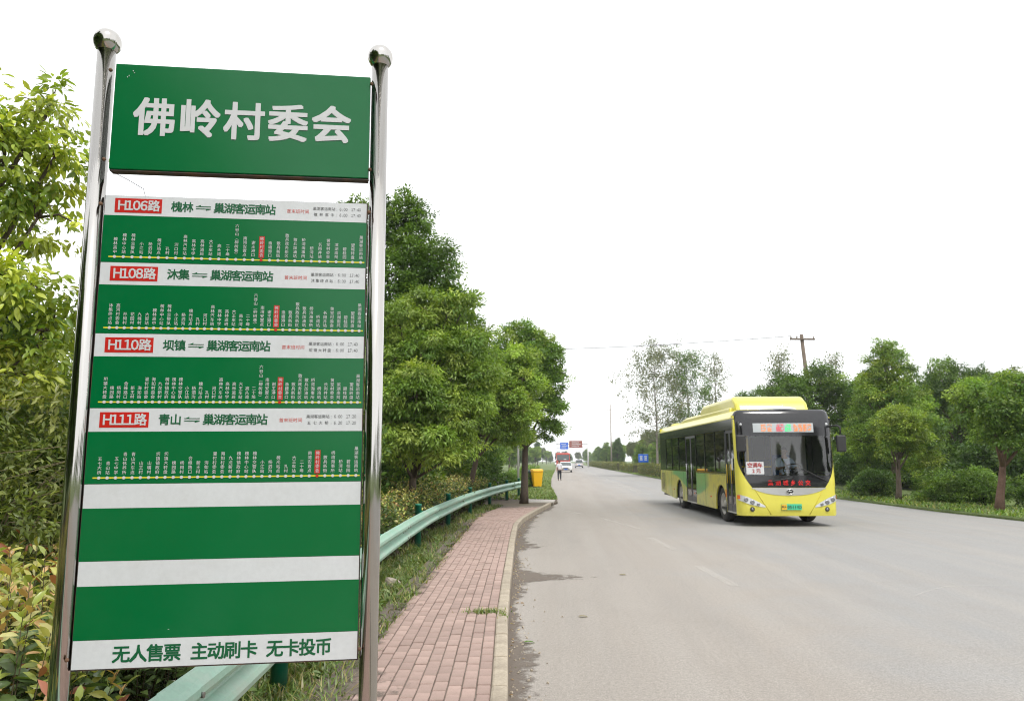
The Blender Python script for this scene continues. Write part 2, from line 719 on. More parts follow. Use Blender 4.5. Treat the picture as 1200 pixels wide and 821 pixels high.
ys_ = np.linspace(-6, 25.6, 40)
base_poly = [(kerb_x(y) + 0.004, y) for y in ys_] + [(walk_left(y), y) for y in ys_[::-1]]
walk = sheet('pavement', base_poly, WALK_Z - 0.006, M_joint, thick=0.08)
walk['label'] = 'pink brick pavement with sandy joints running beside the kerb'
brick_mesh = MB().bbox((0, 0, 0), (0.0915, 0.1915, 0.05), 0.005, seg=1).mesh('brick')
brick_mesh.materials.append(M_brick)
far = MB()
bricks = []
rb = random.Random(5)
for j in range(13):
    for i in range(-30, 150):
        y = i * 0.2 + (0.1 if j % 2 else 0.0) + 0.03 * math.sin(j * 1.7)
        x = kerb_x(y) - 0.052 - j * 0.1
        if y > 24.6 or x < walk_left(y) - 0.02 + rb.uniform(-0.05, 0.02):
            continue
        hd = math.atan2(kerb_x(y + .3) - kerb_x(y - .3), 0.6)
        bricks.append((y, x, -hd))
near = sorted([b for b in bricks if b[0] > 4.55])[:300]
near_set = set(near)
for b in bricks:
    y, x, hd = b
    z = WALK_Z - 0.02 + rb.uniform(-0.005, 0.004)
    rx, ry = rb.uniform(-.012, .012), rb.uniform(-.02, .02)
    if b in near_set:
        o = link_mesh('brick', brick_mesh, None, walk)
        o.location = (x, y, z)
        o.rotation_euler = (rx, ry, hd + rb.uniform(-.012, .012))
    else:
        far.box((x, y, z), (0.0915, 0.1915, 0.05), Euler((rx, ry, hd)).to_matrix())
o = far.build('paving_bricks', M_brick, walk, fix=False)
o['kind'] = 'stuff'

# dirt washed along the gutter and over the paving edge: dense at the kerb, breaking up outwards
def edge_dirt():
    m, nt, N, L, b = nodes_of('washed_dirt')
    b.inputs['Roughness'].default_value = 0.95
    at = N.new('ShaderNodeAttribute')
    at.attribute_name = 'tint'
    tc = N.new('ShaderNodeTexCoord')

    def noise(sc_, det):
        n = N.new('ShaderNodeTexNoise')
        n.inputs['Scale'].default_value = sc_
        n.inputs['Detail'].default_value = det
        n.inputs['Roughness'].default_value = 0.7
        L.new(tc.outputs['Object'], n.inputs['Vector'])
        return n.outputs['Fac']
    a = N.new('ShaderNodeMath')
    a.operation = 'ADD'
    L.new(at.outputs['Fac'], a.inputs[0])
    r1 = N.new('ShaderNodeMapRange')
    r1.inputs['From Min'].default_value = 0.25
    r1.inputs['From Max'].default_value = 0.75
    r1.inputs['To Min'].default_value = -0.55
    r1.inputs['To Max'].default_value = 0.55
    L.new(noise(5, 9), r1.inputs['Value'])
    L.new(r1.outputs[0], a.inputs[1])
    r2 = N.new('ShaderNodeMapRange')
    r2.inputs['From Min'].default_value = 0.30
    r2.inputs['From Max'].default_value = 0.62
    r2.inputs['To Max'].default_value = 0.85
    L.new(a.outputs[0], r2.inputs['Value'])
    L.new(r2.outputs[0], b.inputs['Alpha'])
    mx = N.new('ShaderNodeMix')
    mx.data_type = 'RGBA'
    mx.inputs[6].default_value = (0.10, 0.082, 0.066, 1)
    mx.inputs[7].default_value = (0.20, 0.165, 0.135, 1)
    L.new(noise(60, 4), mx.inputs[0])
    L.new(mx.outputs[2], b.inputs['Base Color'])
    return m


M_edge_dirt = edge_dirt()
rd = random.Random(21)


def dirt_strip(name, ys, inner, width, z, label, cat):
    V, T, n = [], [], 5
    for y in ys:
        x0, w_ = inner(y), width(y)
        for k in range(n):
            V.append((x0 + w_ * k / (n - 1), y, z))
            T.append(1.0 - k / (n - 1))
    m_ = len(ys)
    Fq = [(i * n + k, i * n + k + 1, (i + 1) * n + k + 1, (i + 1) * n + k) for i in range(m_ - 1) for k in range(n - 1)]
    me = np_mesh(name, np.array(V), [np.array(Fq)], np.repeat(np.array(T)[:, None], 3, 1))
    return tag(link_mesh(name, me, M_edge_dirt), label, cat, None, 'stuff')


def kerb_out(y):
    return float(np.interp(y, [p[1] for p in KERB], [p[0] for p in KERB]))


dirt_strip('gutter_dirt', list(np.arange(1.0, 27.4, 0.15)), lambda y: kerb_out(y) - 0.02,
           lambda y: 0.26 + 0.10 * math.sin(y * 1.3) + 0.06 * math.sin(y * 4.1) + 1.15 * math.exp(-((y - 10.75) / .34) ** 2) + 0.5 * math.exp(-((y - 14.6) / .5) ** 2) + 0.35 * math.exp(-((y - 18.3) / 1.2) ** 2),
           0.004, 'dark dirt washed up along the foot of the kerb', 'dirt')
dirt_strip('soil_patch', list(np.arange(0.5, 20.0, 0.15)), lambda y: walk_left(y) - 0.22,
           lambda y: 0.30 + 0.05 * math.sin(y * 5) + 0.42 * math.exp(-((y - 5.2) / .55) ** 2) + 0.10 * math.exp(-((y - 9) / 2.5) ** 2), 0.131,
           'brown soil spilling over the edge of the pink brick pavement', 'soil')


# painted markings (worn)
def worn_paint():
    m, nt, N, L, b = nodes_of('worn_road_paint')
    b.inputs['Base Color'].default_value = (0.60, 0.57, 0.52, 1)
    b.inputs['Roughness'].default_value = 0.8
    tc = N.new('ShaderNodeTexCoord')
    n = N.new('ShaderNodeTexNoise')
    n.inputs['Scale'].default_value = 7
    n.inputs['Detail'].default_value = 8
    n.inputs['Roughness'].default_value = 0.75
    L.new(tc.outputs['Object'], n.inputs['Vector'])
    r = N.new('ShaderNodeMapRange')
    r.inputs['From Min'].default_value = 0.36
    r.inputs['From Max'].default_value = 0.66
    r.inputs['To Min'].default_value = 0.36
    r.inputs['To Max'].default_value = 0.05
    L.new(n.outputs['Fac'], r.inputs['Value'])
    L.new(r.outputs[0], b.inputs['Alpha'])
    return m


M_paint = worn_paint()
for (a, c) in (((2.95, 9.95), (2.93, 11.8)), ((3.02, 13.9), (2.97, 16.0)), ((3.1, 18.2), (2.58, 21.4)), ((2.15, 23.1), (1.72, 24.7))):
    d = Vector((c[0] - a[0], c[1] - a[1])).normalized()
    nrm = Vector((-d.y, d.x)) * 0.075
    q = [(a[0] - nrm.x, a[1] - nrm.y), (a[0] + nrm.x, a[1] + nrm.y), (c[0] + nrm.x, c[1] + nrm.y), (c[0] - nrm.x, c[1] - nrm.y)]
    tag(sheet('road_marking', q, 0.005, M_paint), 'short worn white dash painted on the road', kind='structure')
for lat in (4.05, 4.3):
    tag(sheet('road_marking', [road(lat - .06, 36)[:2], road(lat + .06, 36)[:2], road(lat + .06, 420)[:2], road(lat - .06, 420)[:2]], 0.005, M_paint), 'faded centre line painted along the far road', kind='structure')
# a pale tyre scuff curving across the lane
sc_pts = [(4.9, 9.2), (5.2, 9.5), (5.7, 9.9), (6.3, 9.95), (7.0, 9.9), (7.8, 10.1), (8.6, 10.2)]
mb = MB()
mb.grid([[(x, y - 0.016, 0.0045) for x, y in sc_pts], [(x, y + 0.016, 0.0045) for x, y in sc_pts]], smooth=False)
tag(mb.build('road_marking', M_paint), 'pale curved scuff line across the grey road', kind='structure')

# concrete slab and lawn past the end of the paving
sheet('slab_path', [(0.45, 28.0), (1.56, 27.9), (1.72, 29.6), (0.62, 30.2)], 0.105, M_slab, thick=0.08)

# ================================================================== bus stop sign
M_steel = mat('polished_steel', (0.50, 0.485, 0.46), 0.12, metal=1.0, var=0.06, scale=3, stretch=(14, 14, 0.6), stain=(0.36, 0.33, 0.28), stain_amt=0.35, stain_scale=2.0)
M_green = mat('sign_green', (0.0, 0.128, 0.034), 0.2, var=0.04, scale=2.5, spec=0.36, stain=(0.02, 0.16, 0.06), stain_amt=0.2, stain_scale=3)
M_white = mat('sign_white', (0.61, 0.63, 0.65), 0.3, var=0.04, scale=3, fine=0.03, stain=(0.40, 0.39, 0.37), stain_amt=0.25, stain_scale=6)
M_letter = mat('letter_white', (0.56, 0.57, 0.58), 0.4, var=0.03)
M_red = mat('sign_red', (0.50, 0.012, 0.006), 0.35, var=0.05)
M_yellow = mat('line_yellow', (0.70, 0.62, 0.03), 0.4, var=0.04)
M_dkgreen = mat('text_green', (0.001, 0.10, 0.034), 0.4, var=0.04)
M_ink = mat('text_black', (0.05, 0.05, 0.055), 0.5, var=0.04)
M_inkred = mat('text_red', (0.55, 0.06, 0.04), 0.5, var=0.04)
M_edge = mat('panel_edge', (0.045, 0.035, 0.03), 0.7, var=0.3, scale=9, stain=(0.16, 0.06, 0.025), stain_amt=0.8, stain_scale=9)
M_rust = mat('rust', (0.13, 0.07, 0.04), 0.8, var=0.35, scale=20)

yaw, leanr, leanp = math.radians(6.9), math.radians(0.333), math.radians(-0.694)
ex, ey, ez = Vector((math.cos(yaw), math.sin(yaw), 0)), Vector((-math.sin(yaw), math.cos(yaw), 0)), Vector((0, 0, 1))
ax = ex * math.cos(leanr) + ez * math.sin(leanr)
az = -ex * math.sin(leanr) + ez * math.cos(leanr)
az = (az * math.cos(leanp) + ey * math.sin(leanp)).normalized()
ax = (ax - az * ax.dot(az)).normalized()
ay = az.cross(ax)
SIGN = thing('bus_stop_sign', label='green and white bus stop sign on two polished steel posts', cat='sign')
SIGN.matrix_world = Matrix(((ax.x, ay.x, az.x, -0.9436), (ax.y, ay.y, az.y, 2.5), (ax.z, ay.z, az.z, 0.0), (0, 0, 0, 1)))

for s in (-0.4935, 0.4705):
    pole = MB().lathe([(0.0305, 0.04), (0.0305, 3.11)], (s, 0, 0), 32).build('post', M_steel, SIGN)
    R_ = 0.047
    MB().lathe([(0.012, -R_ * 1.02)] + [(R_ * math.sin(t), -R_ * math.cos(t)) for t in np.linspace(0.4, math.pi - 0.02, 16)], (s, 0, 3.138), 32).build('ball_finial', M_steel, pole)
    for z in (1.035, 2.53, 2.69, 3.02):
        mbp = MB()
        mbp.lathe([(0.003, -0.004), (0.006, -0.002), (0.0065, 0.0), (0.0065, 0.004)], (s + (0.028 if s < 0 else -0.028), -0.026, z), 10, axis='Y')
        mbp.build('bolt', M_rust, pole)

# title box
tb = MB().bbox((-0.0073, 0.0, 2.8545), (0.8895, 0.036, 0.3905), 0.003).build('title_panel', M_green, SIGN)
MB().box((-0.0073, 0.002, 2.6555), (0.885, 0.034, 0.0035)).build('underside', M_edge, tb)
cx_t = -0.0073
lettering([(ch, cx_t + (i - 2) * 0.1525 + 0.003, 2.853 + 0.002 * math.sin(i * 2), 0.137, 0.98) for i, ch in enumerate('佛岭村委会')], 'title_lettering', M_letter, tb, -0.0195, bold=0.026, res=3)

# route board
XL, XR = -0.4613, 0.4357
BW = XR - XL
board = MB().box(((XL + XR) / 2, 0.0, (2.5673 + 0.9954) / 2), (BW, 0.014, 2.5673 - 0.9954)).build('route_board', M_edge, SIGN)
YF = -0.007
tops = [2.5673, 2.329, 2.0818, 1.8296, 1.5801, 1.3335, 1.0886]
hts = [0.0715, 0.0785, 0.0785, 0.0785, 0.0785, 0.0785, 0.0886]


def X_(t):
    return XL + BW * t


def plate(name, x0, x1, z0, z1, y, m, parent):
    """thin printed vinyl strip"""
    return MB().box(((x0 + x1) / 2, y, (z0 + z1) / 2), (x1 - x0, 0.0012, z1 - z0)).build(name, m, parent)


for zt, h in zip(tops, hts):
    plate('white_band', XL + 0.003, XR - 0.003, zt - h, zt - 0.001, YF - 0.0012, M_white, board)
for i in range(6):
    plate('green_band', XL + 0.002, XR - 0.002, tops[i + 1], tops[i] - hts[i], YF - 0.001, M_green, board)

C1 = '槐林高中 槐林中心站 槐林交警队 小江站 杨泗沟 槐光站点 孔村 河口村 高林汽车站 高林中学 高林道班 大王车站 高头湾 二十埠 六谷山︵柳树巷︶ 南湾安置点 谢王港口'.split()
C2 = '渔塘港口 散兵新街 散兵政务新区 散兵加油站 桥湾海事所 桥湾站 长岗井站 黄堂村委会 滨湖南苑 碧桂园 望城转盘 巢湖客运南站'.split()
HERE = '佛岭村委会'
ROUTES = [
    ('H106路', '槐林', '槐林高中', '6:00', '17:40', C1 + [HERE] + C2),
    ('H108路', '沐集', '沐集终点站', '6:00', '17:40', '沐集终点站 高河村委会 孙岗村 花园村 九峰村 大留站'.split() + C1 + [HERE] + C2),
    ('H110路', '坝镇', '坝镇大转盘', '6:00', '17:40', '坝镇大转盘 槐园路 杨岗村 合峰路口 新王村 海如站 灌付村委会 海如村委会 九龙新村 槐林镇政府'.split() + C1[1:] + [HERE] + C2),
    ('H111路', '青山', '五七大桥', '6:20', '17:20', ('五七大桥 青山站 五七中学 青山休养所 青山汽车连 山王村 山嘴村 坝镇镇政府 坝镇大转盘 槐园路 杨岗村 合峰路口 新王村 海如站 灌付村委会 海如村委会 九龙新村 槐林镇政府'.split()
                                                 + C1[1:7] + ['大王车站', '二十埠', '南湾安置点'] + [HERE] + ['散兵新街', '桥湾海事所', '桥湾站', '碧桂园', '巢湖客运南站'])),
]
YT = YF - 0.0026
wide = lambda ch: chr(ord(ch) + 0xFEE0) if ch.isdigit() or ch == 'H' else ch
for r, (num, frm, term, t1, t2, stops) in enumerate(ROUTES):
    zt, h = tops[r], hts[r]
    zm = zt - h / 2
    bd = plate('number_badge', X_(.040), X_(.213), zm - 0.0255, zm + 0.0255, YF - 0.0022, M_red, board)
    its = [(wide(ch), X_(.0675 + .0265 * i), zm, 0.0415, 0.95) for i, ch in enumerate(num[:4])] + [(num[4], X_(.184), zm, 0.039)]
    lettering(its, 'number_lettering', M_letter, board, YT - 0.0008, bold=0.026)
    lettering(line_items(frm, X_(.248), X_(.330), zm, 0.036), 'origin_lettering', M_dkgreen, board, YT, bold=0.024)
    lettering(line_items('巢湖客运南站', X_(.408), X_(.642), zm, 0.036), 'destination_lettering', M_dkgreen, board, YT, bold=0.024)
    ar = MB()
    for dz, sg in ((0.004, -1), (-0.004, 1)):
        xa, xb = X_(.340), X_(.396)
        ar.box(((xa + xb) / 2, YT, zm + dz), (xb - xa, 0.0008, 0.0022))
        xe = xa if sg < 0 else xb
        q = [(xe, zm + dz - 0.001), (xe - sg * 0.016, zm + dz - 0.001), (xe - sg * 0.016, zm + dz - sg * 0.006)]
        ar.prism(q, 'Y', YT - 0.0002, YT + 0.0003)
    ar.build('two_way_arrow', M_dkgreen, board)
    lettering(line_items('首末班时间', X_(.685), X_(.772), zm - 0.002, 0.0142), 'timetable_heading', M_inkred, board, YT, bold=0.0)
    its = line_items('巢湖客运南站', X_(.786), X_(.874), zm + 0.0105, 0.0122) + line_items(term, X_(.786), X_(.874), zm - 0.0115, 0.0122)
    for dz, a, b_ in ((0.0105, '6:00', t2), (-0.0115, t1, t2)):
        its += [(':', X_(.880), zm + dz, 0.013)]
        its += line_items([wide(q) for q in a], X_(.890), X_(.922), zm + dz, 0.0135, .8)
        its += line_items([wide(q) for q in b_], X_(.936), X_(.974), zm + dz, 0.0135, .8)
    lettering(its, 'timetable_lettering', M_ink, board, YT, bold=0.0)
    # stop strip
    g0, g1 = zt - h, tops[r + 1]
    zl = g0 - (g0 - g1) * 0.885
    plate('route_line', X_(.030), X_(.992), zl - 0.0021, zl + 0.0021, YF - 0.0020, M_yellow, board)
    its, n = [], len(stops)
    dots, red_it = MB(), None
    for k, s in enumerate(stops):
        x = X_(.052 + (.978 - .052) * k / (n - 1))
        is_here = s == HERE
        dm = MB()
        dm.lathe([(0.0052, -0.0006), (0.0052, 0.0006)], (x, YF - 0.0034, zl), 14, axis='Y', smooth=False)
        dm.build('stop_dot', M_red if is_here else M_letter, board)
        pz = 0.0148
        zb = zl + 0.0175
        if is_here:
            plate('current_stop_marker', x - 0.0092, x + 0.0092, zb - 0.009, zb + pz * 4 + 0.0095, YF - 0.0020, M_red, board)
        for q, ch in enumerate(reversed(s)):
            its.append((ch, x, zb + pz * q, 0.0128))
    lettering(its, 'stop_name_lettering', M_letter, board, YT - 0.0006, bold=0.004, res=1)

for grp, t0 in (('无人售票', .140), ('主动刷卡', .407), ('无卡投币', .672)):
    lettering(line_items(grp, X_(t0), X_(t0 + .232), 1.0425, 0.052), 'fare_lettering', M_dkgreen, board, YT, bold=0.026)
# loose wire end hanging from the title box
tag(MB().tube([(-0.44, 0.02, 2.655), (-0.40, 0.02, 2.635), (-0.35, 0.03, 2.607), (-0.335, 0.01, 2.575), (-0.338, 0.012, 2.56)], 0.0012, 5).build('loose_wire', M_ink, SIGN))
# small paint chips on the panels
rc_ = random.Random(12)
for k in range(9):
    zz, xx = (rc_.uniform(3.0, 3.035), rc_.uniform(-.44, -.36)) if k < 4 else (rc_.uniform(1.02, 1.3), rc_.uniform(-.42, .2))
    MB().box((xx, (-.0188 if k < 4 else YF - .0022), zz), (rc_.uniform(.0015, .004), .0008, rc_.uniform(.0015, .005))).build('paint_chip', M_white, tb if k < 4 else board)

# ================================================================== guardrail
M_rail = mat('rail_paint', (0.26, 0.43, 0.335), 0.42, var=0.10, scale=2.2, fine=0.06, stain=(0.38, 0.41, 0.35), stain_amt=0.75, stain_scale=2.5, rand=0.06)
M_post = mat('post_paint', (0.006, 0.165, 0.10), 0.4, var=0.18, scale=5, stain=(0.10, 0.15, 0.10), stain_amt=0.4, stain_scale=8)
M_bolt = mat('bolt_steel', (0.20, 0.20, 0.18), 0.5, metal=0.6, var=0.2, scale=30)
RAIL = [(-1.40, -2.5), (-1.42, 0.0), (-1.43, 3.0), (-1.56, 6.0), (-1.66, 9.3), (-1.63, 14.0), (-1.47, 17.6), (-1.23, 21.1), (-0.62, 26.8), (0.42, 33.5)]
_ry = [p[1] for p in RAIL]


def catmull(pts, n):
    P = [Vector((*p, 0)) for p in pts]
    P = [P[0] * 2 - P[1]] + P + [P[-1] * 2 - P[-2]]
    out = []
    for i in range(1, len(P) - 2):
        for k in range(n):
            t = k / n
            a, b, c, d = P[i - 1:i + 3]
            out.append(0.5 * ((2 * b) + (c - a) * t + (2 * a - 5 * b + 4 * c - d) * t * t + (3 * b - a - 3 * c + d) * t ** 3))
    out.append(P[-2])
    return out


rail_pts = [(p.x, p.y) for p in catmull(RAIL, 10)]
rail_even = along_poly(rail_pts, 0.25)
guard = thing('guardrail', (0, 0, 0), label='pale green crash barrier curving along the brick pavement', cat='guardrail')
PROF = [(0.012, .748), (0.006, .752), (.014, .742), (.055, .722), (.078, .700), (.083, .672), (.070, .645), (.018, .612), (.006, .598), (.018, .584), (.070, .551), (.083, .524), (.078, .496), (.055, .474), (.014, .454), (.006, .446)]
SECT = 16      # quarter-metre steps in a rail section (4 m)


def rail_frame(i):
    a, b = rail_even[max(i - 1, 0)], rail_even[min(i + 1, len(rail_even) - 1)]
    t = Vector((b[0] - a[0], b[1] - a[1], 0)).normalized()
    return Vector((*rail_even[i], 0)), t, Vector((t.y, -t.x, 0))


start = 6
k0 = 0
idx = list(range(0, len(rail_even), 1))
sec_starts = list(range(start - SECT, len(rail_even) - 2, SECT))
for si, s0 in enumerate(sec_starts):
    s1 = min(s0 + SECT + 1, len(rail_even) - 1)
    rows = []
    off = 0.004 if si % 2 else 0.0
    for i in range(max(s0, 0), s1 + 1):
        p, t, n = rail_frame(i)
        rows.append([p + n * (d + off + 0.03) + Vector((0, 0, z - 0.003 * off * 100)) for d, z in PROF[1:]])
    if len(rows) < 2:
        continue
    mb = MB()
    mb.grid(rows, smooth=False)
    rs = mb.build('rail_section', M_rail, guard, fix=False)
    sm = rs.modifiers.new('thickness', 'SOLIDIFY')
    sm.thickness = 0.003
    sm.offset = 0
    # joint bolts
    if s0 > 0:
        bm_ = MB()
        for di in (0, 0.7):
            for z in (.67, .598, .524):
                i = min(int(s0), len(rail_even) - 1)
                p, t, n = rail_frame(i)
                c = p + t * (di * .3 + .05) + n * (0.03 + (0.084 if z != .598 else 0.01)) + Vector((0, 0, z))
                bm_.tube([c, c + n * 0.012], 0.013, 8)
        bm_.build('bolt', M_bolt, rs)
for y in (1.3, 5.35, 9.35, 13.6, 17.7, 21.8, 25.9, 30.0, 33.2):
    i = min(range(len(rail_even)), key=lambda k: abs(rail_even[k][1] - y))
    p, t, n = rail_frame(i)
    c = p - n * 0.075
    post = MB().lathe([(0.057, 0.05), (0.057, 0.845), (0.062, 0.847), (0.062, 0.868), (0.05, 0.878), (0.01, 0.882)], (c.x, c.y, 0), 20).build('post', M_post, guard)
    blk = MB()
    rot = Matrix((t, -n, Vector((0, 0, 1)))).transposed()
    blk.box(p - n * 0.0 + Vector((0, 0, 0.60)), (0.09, 0.07, 0.30), rot)
    blk.build('bracket', M_post, post)

# ================================================================== people
M_skin = mat('skin', (0.42, 0.25, 0.17), 0.5, var=0.06)
M_hair = mat('black_hair', (0.02, 0.018, 0.016), 0.5, var=0.2, scale=30)


def skin_mesh(name, J, edges, material, parent, root, sub=2):
    """one continuous surface grown round a skeleton: J name -> (x, y, z, r)"""
    names = list(J)
    me = bpy.data.meshes.new(name)
    me.from_pydata([J[k][:3] for k in names], [(names.index(a), names.index(b)) for a, b in edges], [])
    ob = bpy.data.objects.new(name, me)
    COL.objects.link(ob)
    ob.modifiers.new('skin', 'SKIN')
    sv = me.skin_vertices[0].data
    for i, k in enumerate(names):
        r = J[k][3]
        rx, ry = (r if hasattr(r, '__len__') else (r, r))
        sv[i].radius = (rx, ry)
        sv[i].use_root = (k == root)
    ss = ob.modifiers.new('subsurf', 'SUBSURF')
    ss.levels = ss.render_levels = sub
    dg = bpy.context.evaluated_depsgraph_get()
    new = bpy.data.meshes.new_from_object(ob.evaluated_get(dg))
    bpy.data.objects.remove(ob)
    new.polygons.foreach_set('use_smooth', [True] * len(new.polygons))
    return link_mesh(name, new, material, parent)


def hand(J, E, side, wrist, d, n, s=1.0):
    """palm and five bent fingers from the wrist along d, thumb towards n"""
    w = Vector(J[wrist][:3])
    d = Vector(d).normalized()
    n = Vector(n).normalized()
    b = d.cross(n)
    palm = w + d * 0.075 * s
    J[side + 'palm'] = (*palm, 0.026)
    E.append((wrist, side + 'palm'))
    for k, (o, L) in enumerate(((-.024, .062), (-.008, .075), (.008, .07), (.024, .055))):
        a = palm + n * (-o) + d * 0.02
        m = a + d * L * .55 * s + b * 0.006
        t = m + d * L * .35 * s + b * 0.03
        J[side + 'f%da' % k], J[side + 'f%db' % k] = (*m, 0.008), (*t, 0.007)
        E += [(side + 'palm', side + 'f%da' % k), (side + 'f%da' % k, side + 'f%db' % k)]
    a = w + d * 0.035 + n * 0.035
    t = a + d * 0.035 + n * 0.018
    J[side + 'ta'], J[side + 'tb'] = (*a, 0.010), (*t, 0.008)
    E += [(wrist, side + 'ta'), (side + 'ta', side + 'tb')]


def head_parts(parent, c, face, hair_mat=None):
    """nose, eyes, mouth, ears and hair on a head centred at c that looks along face"""
    f = Vector(face).normalized()
    sd = f.cross(Vector((0, 0, 1))).normalized()
    c = Vector(c)
    M_eye = mat('eye', (0.03, 0.025, 0.02), 0.3)
    M_lip = mat('lip', (0.33, 0.14, 0.11), 0.5)
    mb = MB()
    for s in (-1, 1):
        p = c + f * 0.093 + sd * s * 0.032 + Vector((0, 0, 0.012))
        mb.lathe([(0.002, -.006), (.010, -.003), (.010, .003), (.002, .006)], p, 8)
    mb.build('eyes', M_eye, parent)
    mb = MB()
    mb.box(c + f * 0.096 + Vector((0, 0, -0.055)), (0.045 if abs(f.y) > abs(f.x) else 0.012, 0.012 if abs(f.y) > abs(f.x) else 0.045, 0.012))
    mb.build('mouth', M_lip, parent)
    mb = MB()
    mb.tube([c + f * 0.085 + Vector((0, 0, 0.015)), c + f * 0.112 + Vector((0, 0, -0.022)), c + f * 0.095 + Vector((0, 0, -.03))], [.008, .014, .006], 6)
    for s in (-1, 1):
        mb.tube([c + sd * s * 0.075 + Vector((0, 0, .02)), c + sd * s * 0.088 + Vector((0, 0, 0.0)), c + sd * s * 0.078 + Vector((0, 0, -.03))], [.012, .016, .008], 6)
    mb.build('nose_and_ears', M_skin, parent)
    mb = MB()
    rows = []
    for i in range(9):
        th = 0.02 + (math.pi * 0.62) * i / 8
        row = []
        for k in range(16):
            ph = 2 * math.pi * k / 16
            v = (f * math.cos(ph) * 0.100 + sd * math.sin(ph) * 0.086) * math.sin(th) + Vector((0, 0, 0.122 * math.cos(th)))
            if v.dot(f) > 0.02 and v.z < 0.062:
                v = v.normalized() * 0.06
            row.append(c + v - f * 0.008 + Vector((0, 0, 0.012)))
        rows.append(row)
    mb.grid(rows, closed=True)
    mb.build('hair', hair_mat or M_hair, parent)


def person_walking(loc, rz, label):
    root = thing('person', loc, rz, label, 'person')
    J = {'pelvis': (0, 0, .88, (.135, .095)), 'waist': (0, 0, 1.02, (.12, .085)), 'chest': (0, -.01, 1.22, (.15, .10)), 'neckb': (0, -.01, 1.36, .06),
         'neck': (0, -.005, 1.43, .048), 'head': (0, -.02, 1.53, (.078, .09)), 'crown': (0, -.01, 1.62, (.065, .075))}
    E = [('pelvis', 'waist'), ('waist', 'chest'), ('chest', 'neckb'), ('neckb', 'neck'), ('neck', 'head'), ('head', 'crown')]
    for s, n, st in ((-1, 'L', 1), (1, 'R', -1)):
        J[n + 'sh'] = (s * .17, -.005, 1.32, .055)
        J[n + 'el'] = (s * .22, -.03 * st, 1.07, .042)
        J[n + 'wr'] = (s * .21, -.13 * st, .86, .028)
        E += [('neckb', n + 'sh'), (n + 'sh', n + 'el'), (n + 'el', n + 'wr')]
        hand(J, E, n, n + 'wr', (0, -.35 * st, -1), (0, -1, 0.2))
        J[n + 'hip'] = (s * .085, 0, .82, .085)
        J[n + 'kn'] = (s * .085, -.12 * st if st < 0 else -.10, .46, .058)
        J[n + 'an'] = (s * .08, (.20 if st < 0 else -.16), .09, .036)
        J[n + 'toe'] = (s * .085, (.08 if st < 0 else -.34), .035, .034)
        E += [('pelvis', n + 'hip'), (n + 'hip', n + 'kn'), (n + 'kn', n + 'an'), (n + 'an', n + 'toe')]
    skin_mesh('body', J, E, M_skin, root, 'pelvis')
    head_parts(root, (0, -.02, 1.55), (0, -1, 0))
    inf = lambda k, d: (*J[k][:3], tuple(r + d for r in (J[k][3] if hasattr(J[k][3], '__len__') else (J[k][3],) * 2)))
    SJ = {k: inf(k, .016) for k in ('pelvis', 'waist', 'chest', 'neckb', 'Lsh', 'Lel', 'Rsh', 'Rel')}
    SE = [('pelvis', 'waist'), ('waist', 'chest'), ('chest', 'neckb'), ('neckb', 'Lsh'), ('Lsh', 'Lel'), ('neckb', 'Rsh'), ('Rsh', 'Rel')]
    skin_mesh('shirt', SJ, SE, mat('white_shirt', (0.62, 0.62, 0.66), 0.8, var=0.08, scale=8), root, 'pelvis')
    TJ = {k: inf(k, .02) for k in ('pelvis', 'Lhip', 'Lkn', 'Lan', 'Rhip', 'Rkn', 'Ran')}
    TE = [('pelvis', 'Lhip'), ('Lhip', 'Lkn'), ('Lkn', 'Lan'), ('pelvis', 'Rhip'), ('Rhip', 'Rkn'), ('Rkn', 'Ran')]
    skin_mesh('trousers', TJ, TE, mat('dark_trousers', (0.02, 0.022, 0.03), 0.85, var=0.15, scale=8), root, 'pelvis')
    for n in 'LR':
        ShJ = {'an': (*J[n + 'an'][:2], J[n + 'an'][2] - .02, .045), 'mid': tuple((a + b) / 2 for a, b in zip(J[n + 'an'][:3], J[n + 'toe'][:3])) + (.045,), 'toe': (*J[n + 'toe'][:3], .042)}
        skin_mesh('shoe', ShJ, [('an', 'mid'), ('mid', 'toe')], mat('dark_shoe', (0.03, 0.028, 0.026), 0.6), root, 'an')
    return root


person_walking((3.95, 61.5, 0.0), math.radians(170), 'person in a white shirt and dark trousers walking at the road edge')


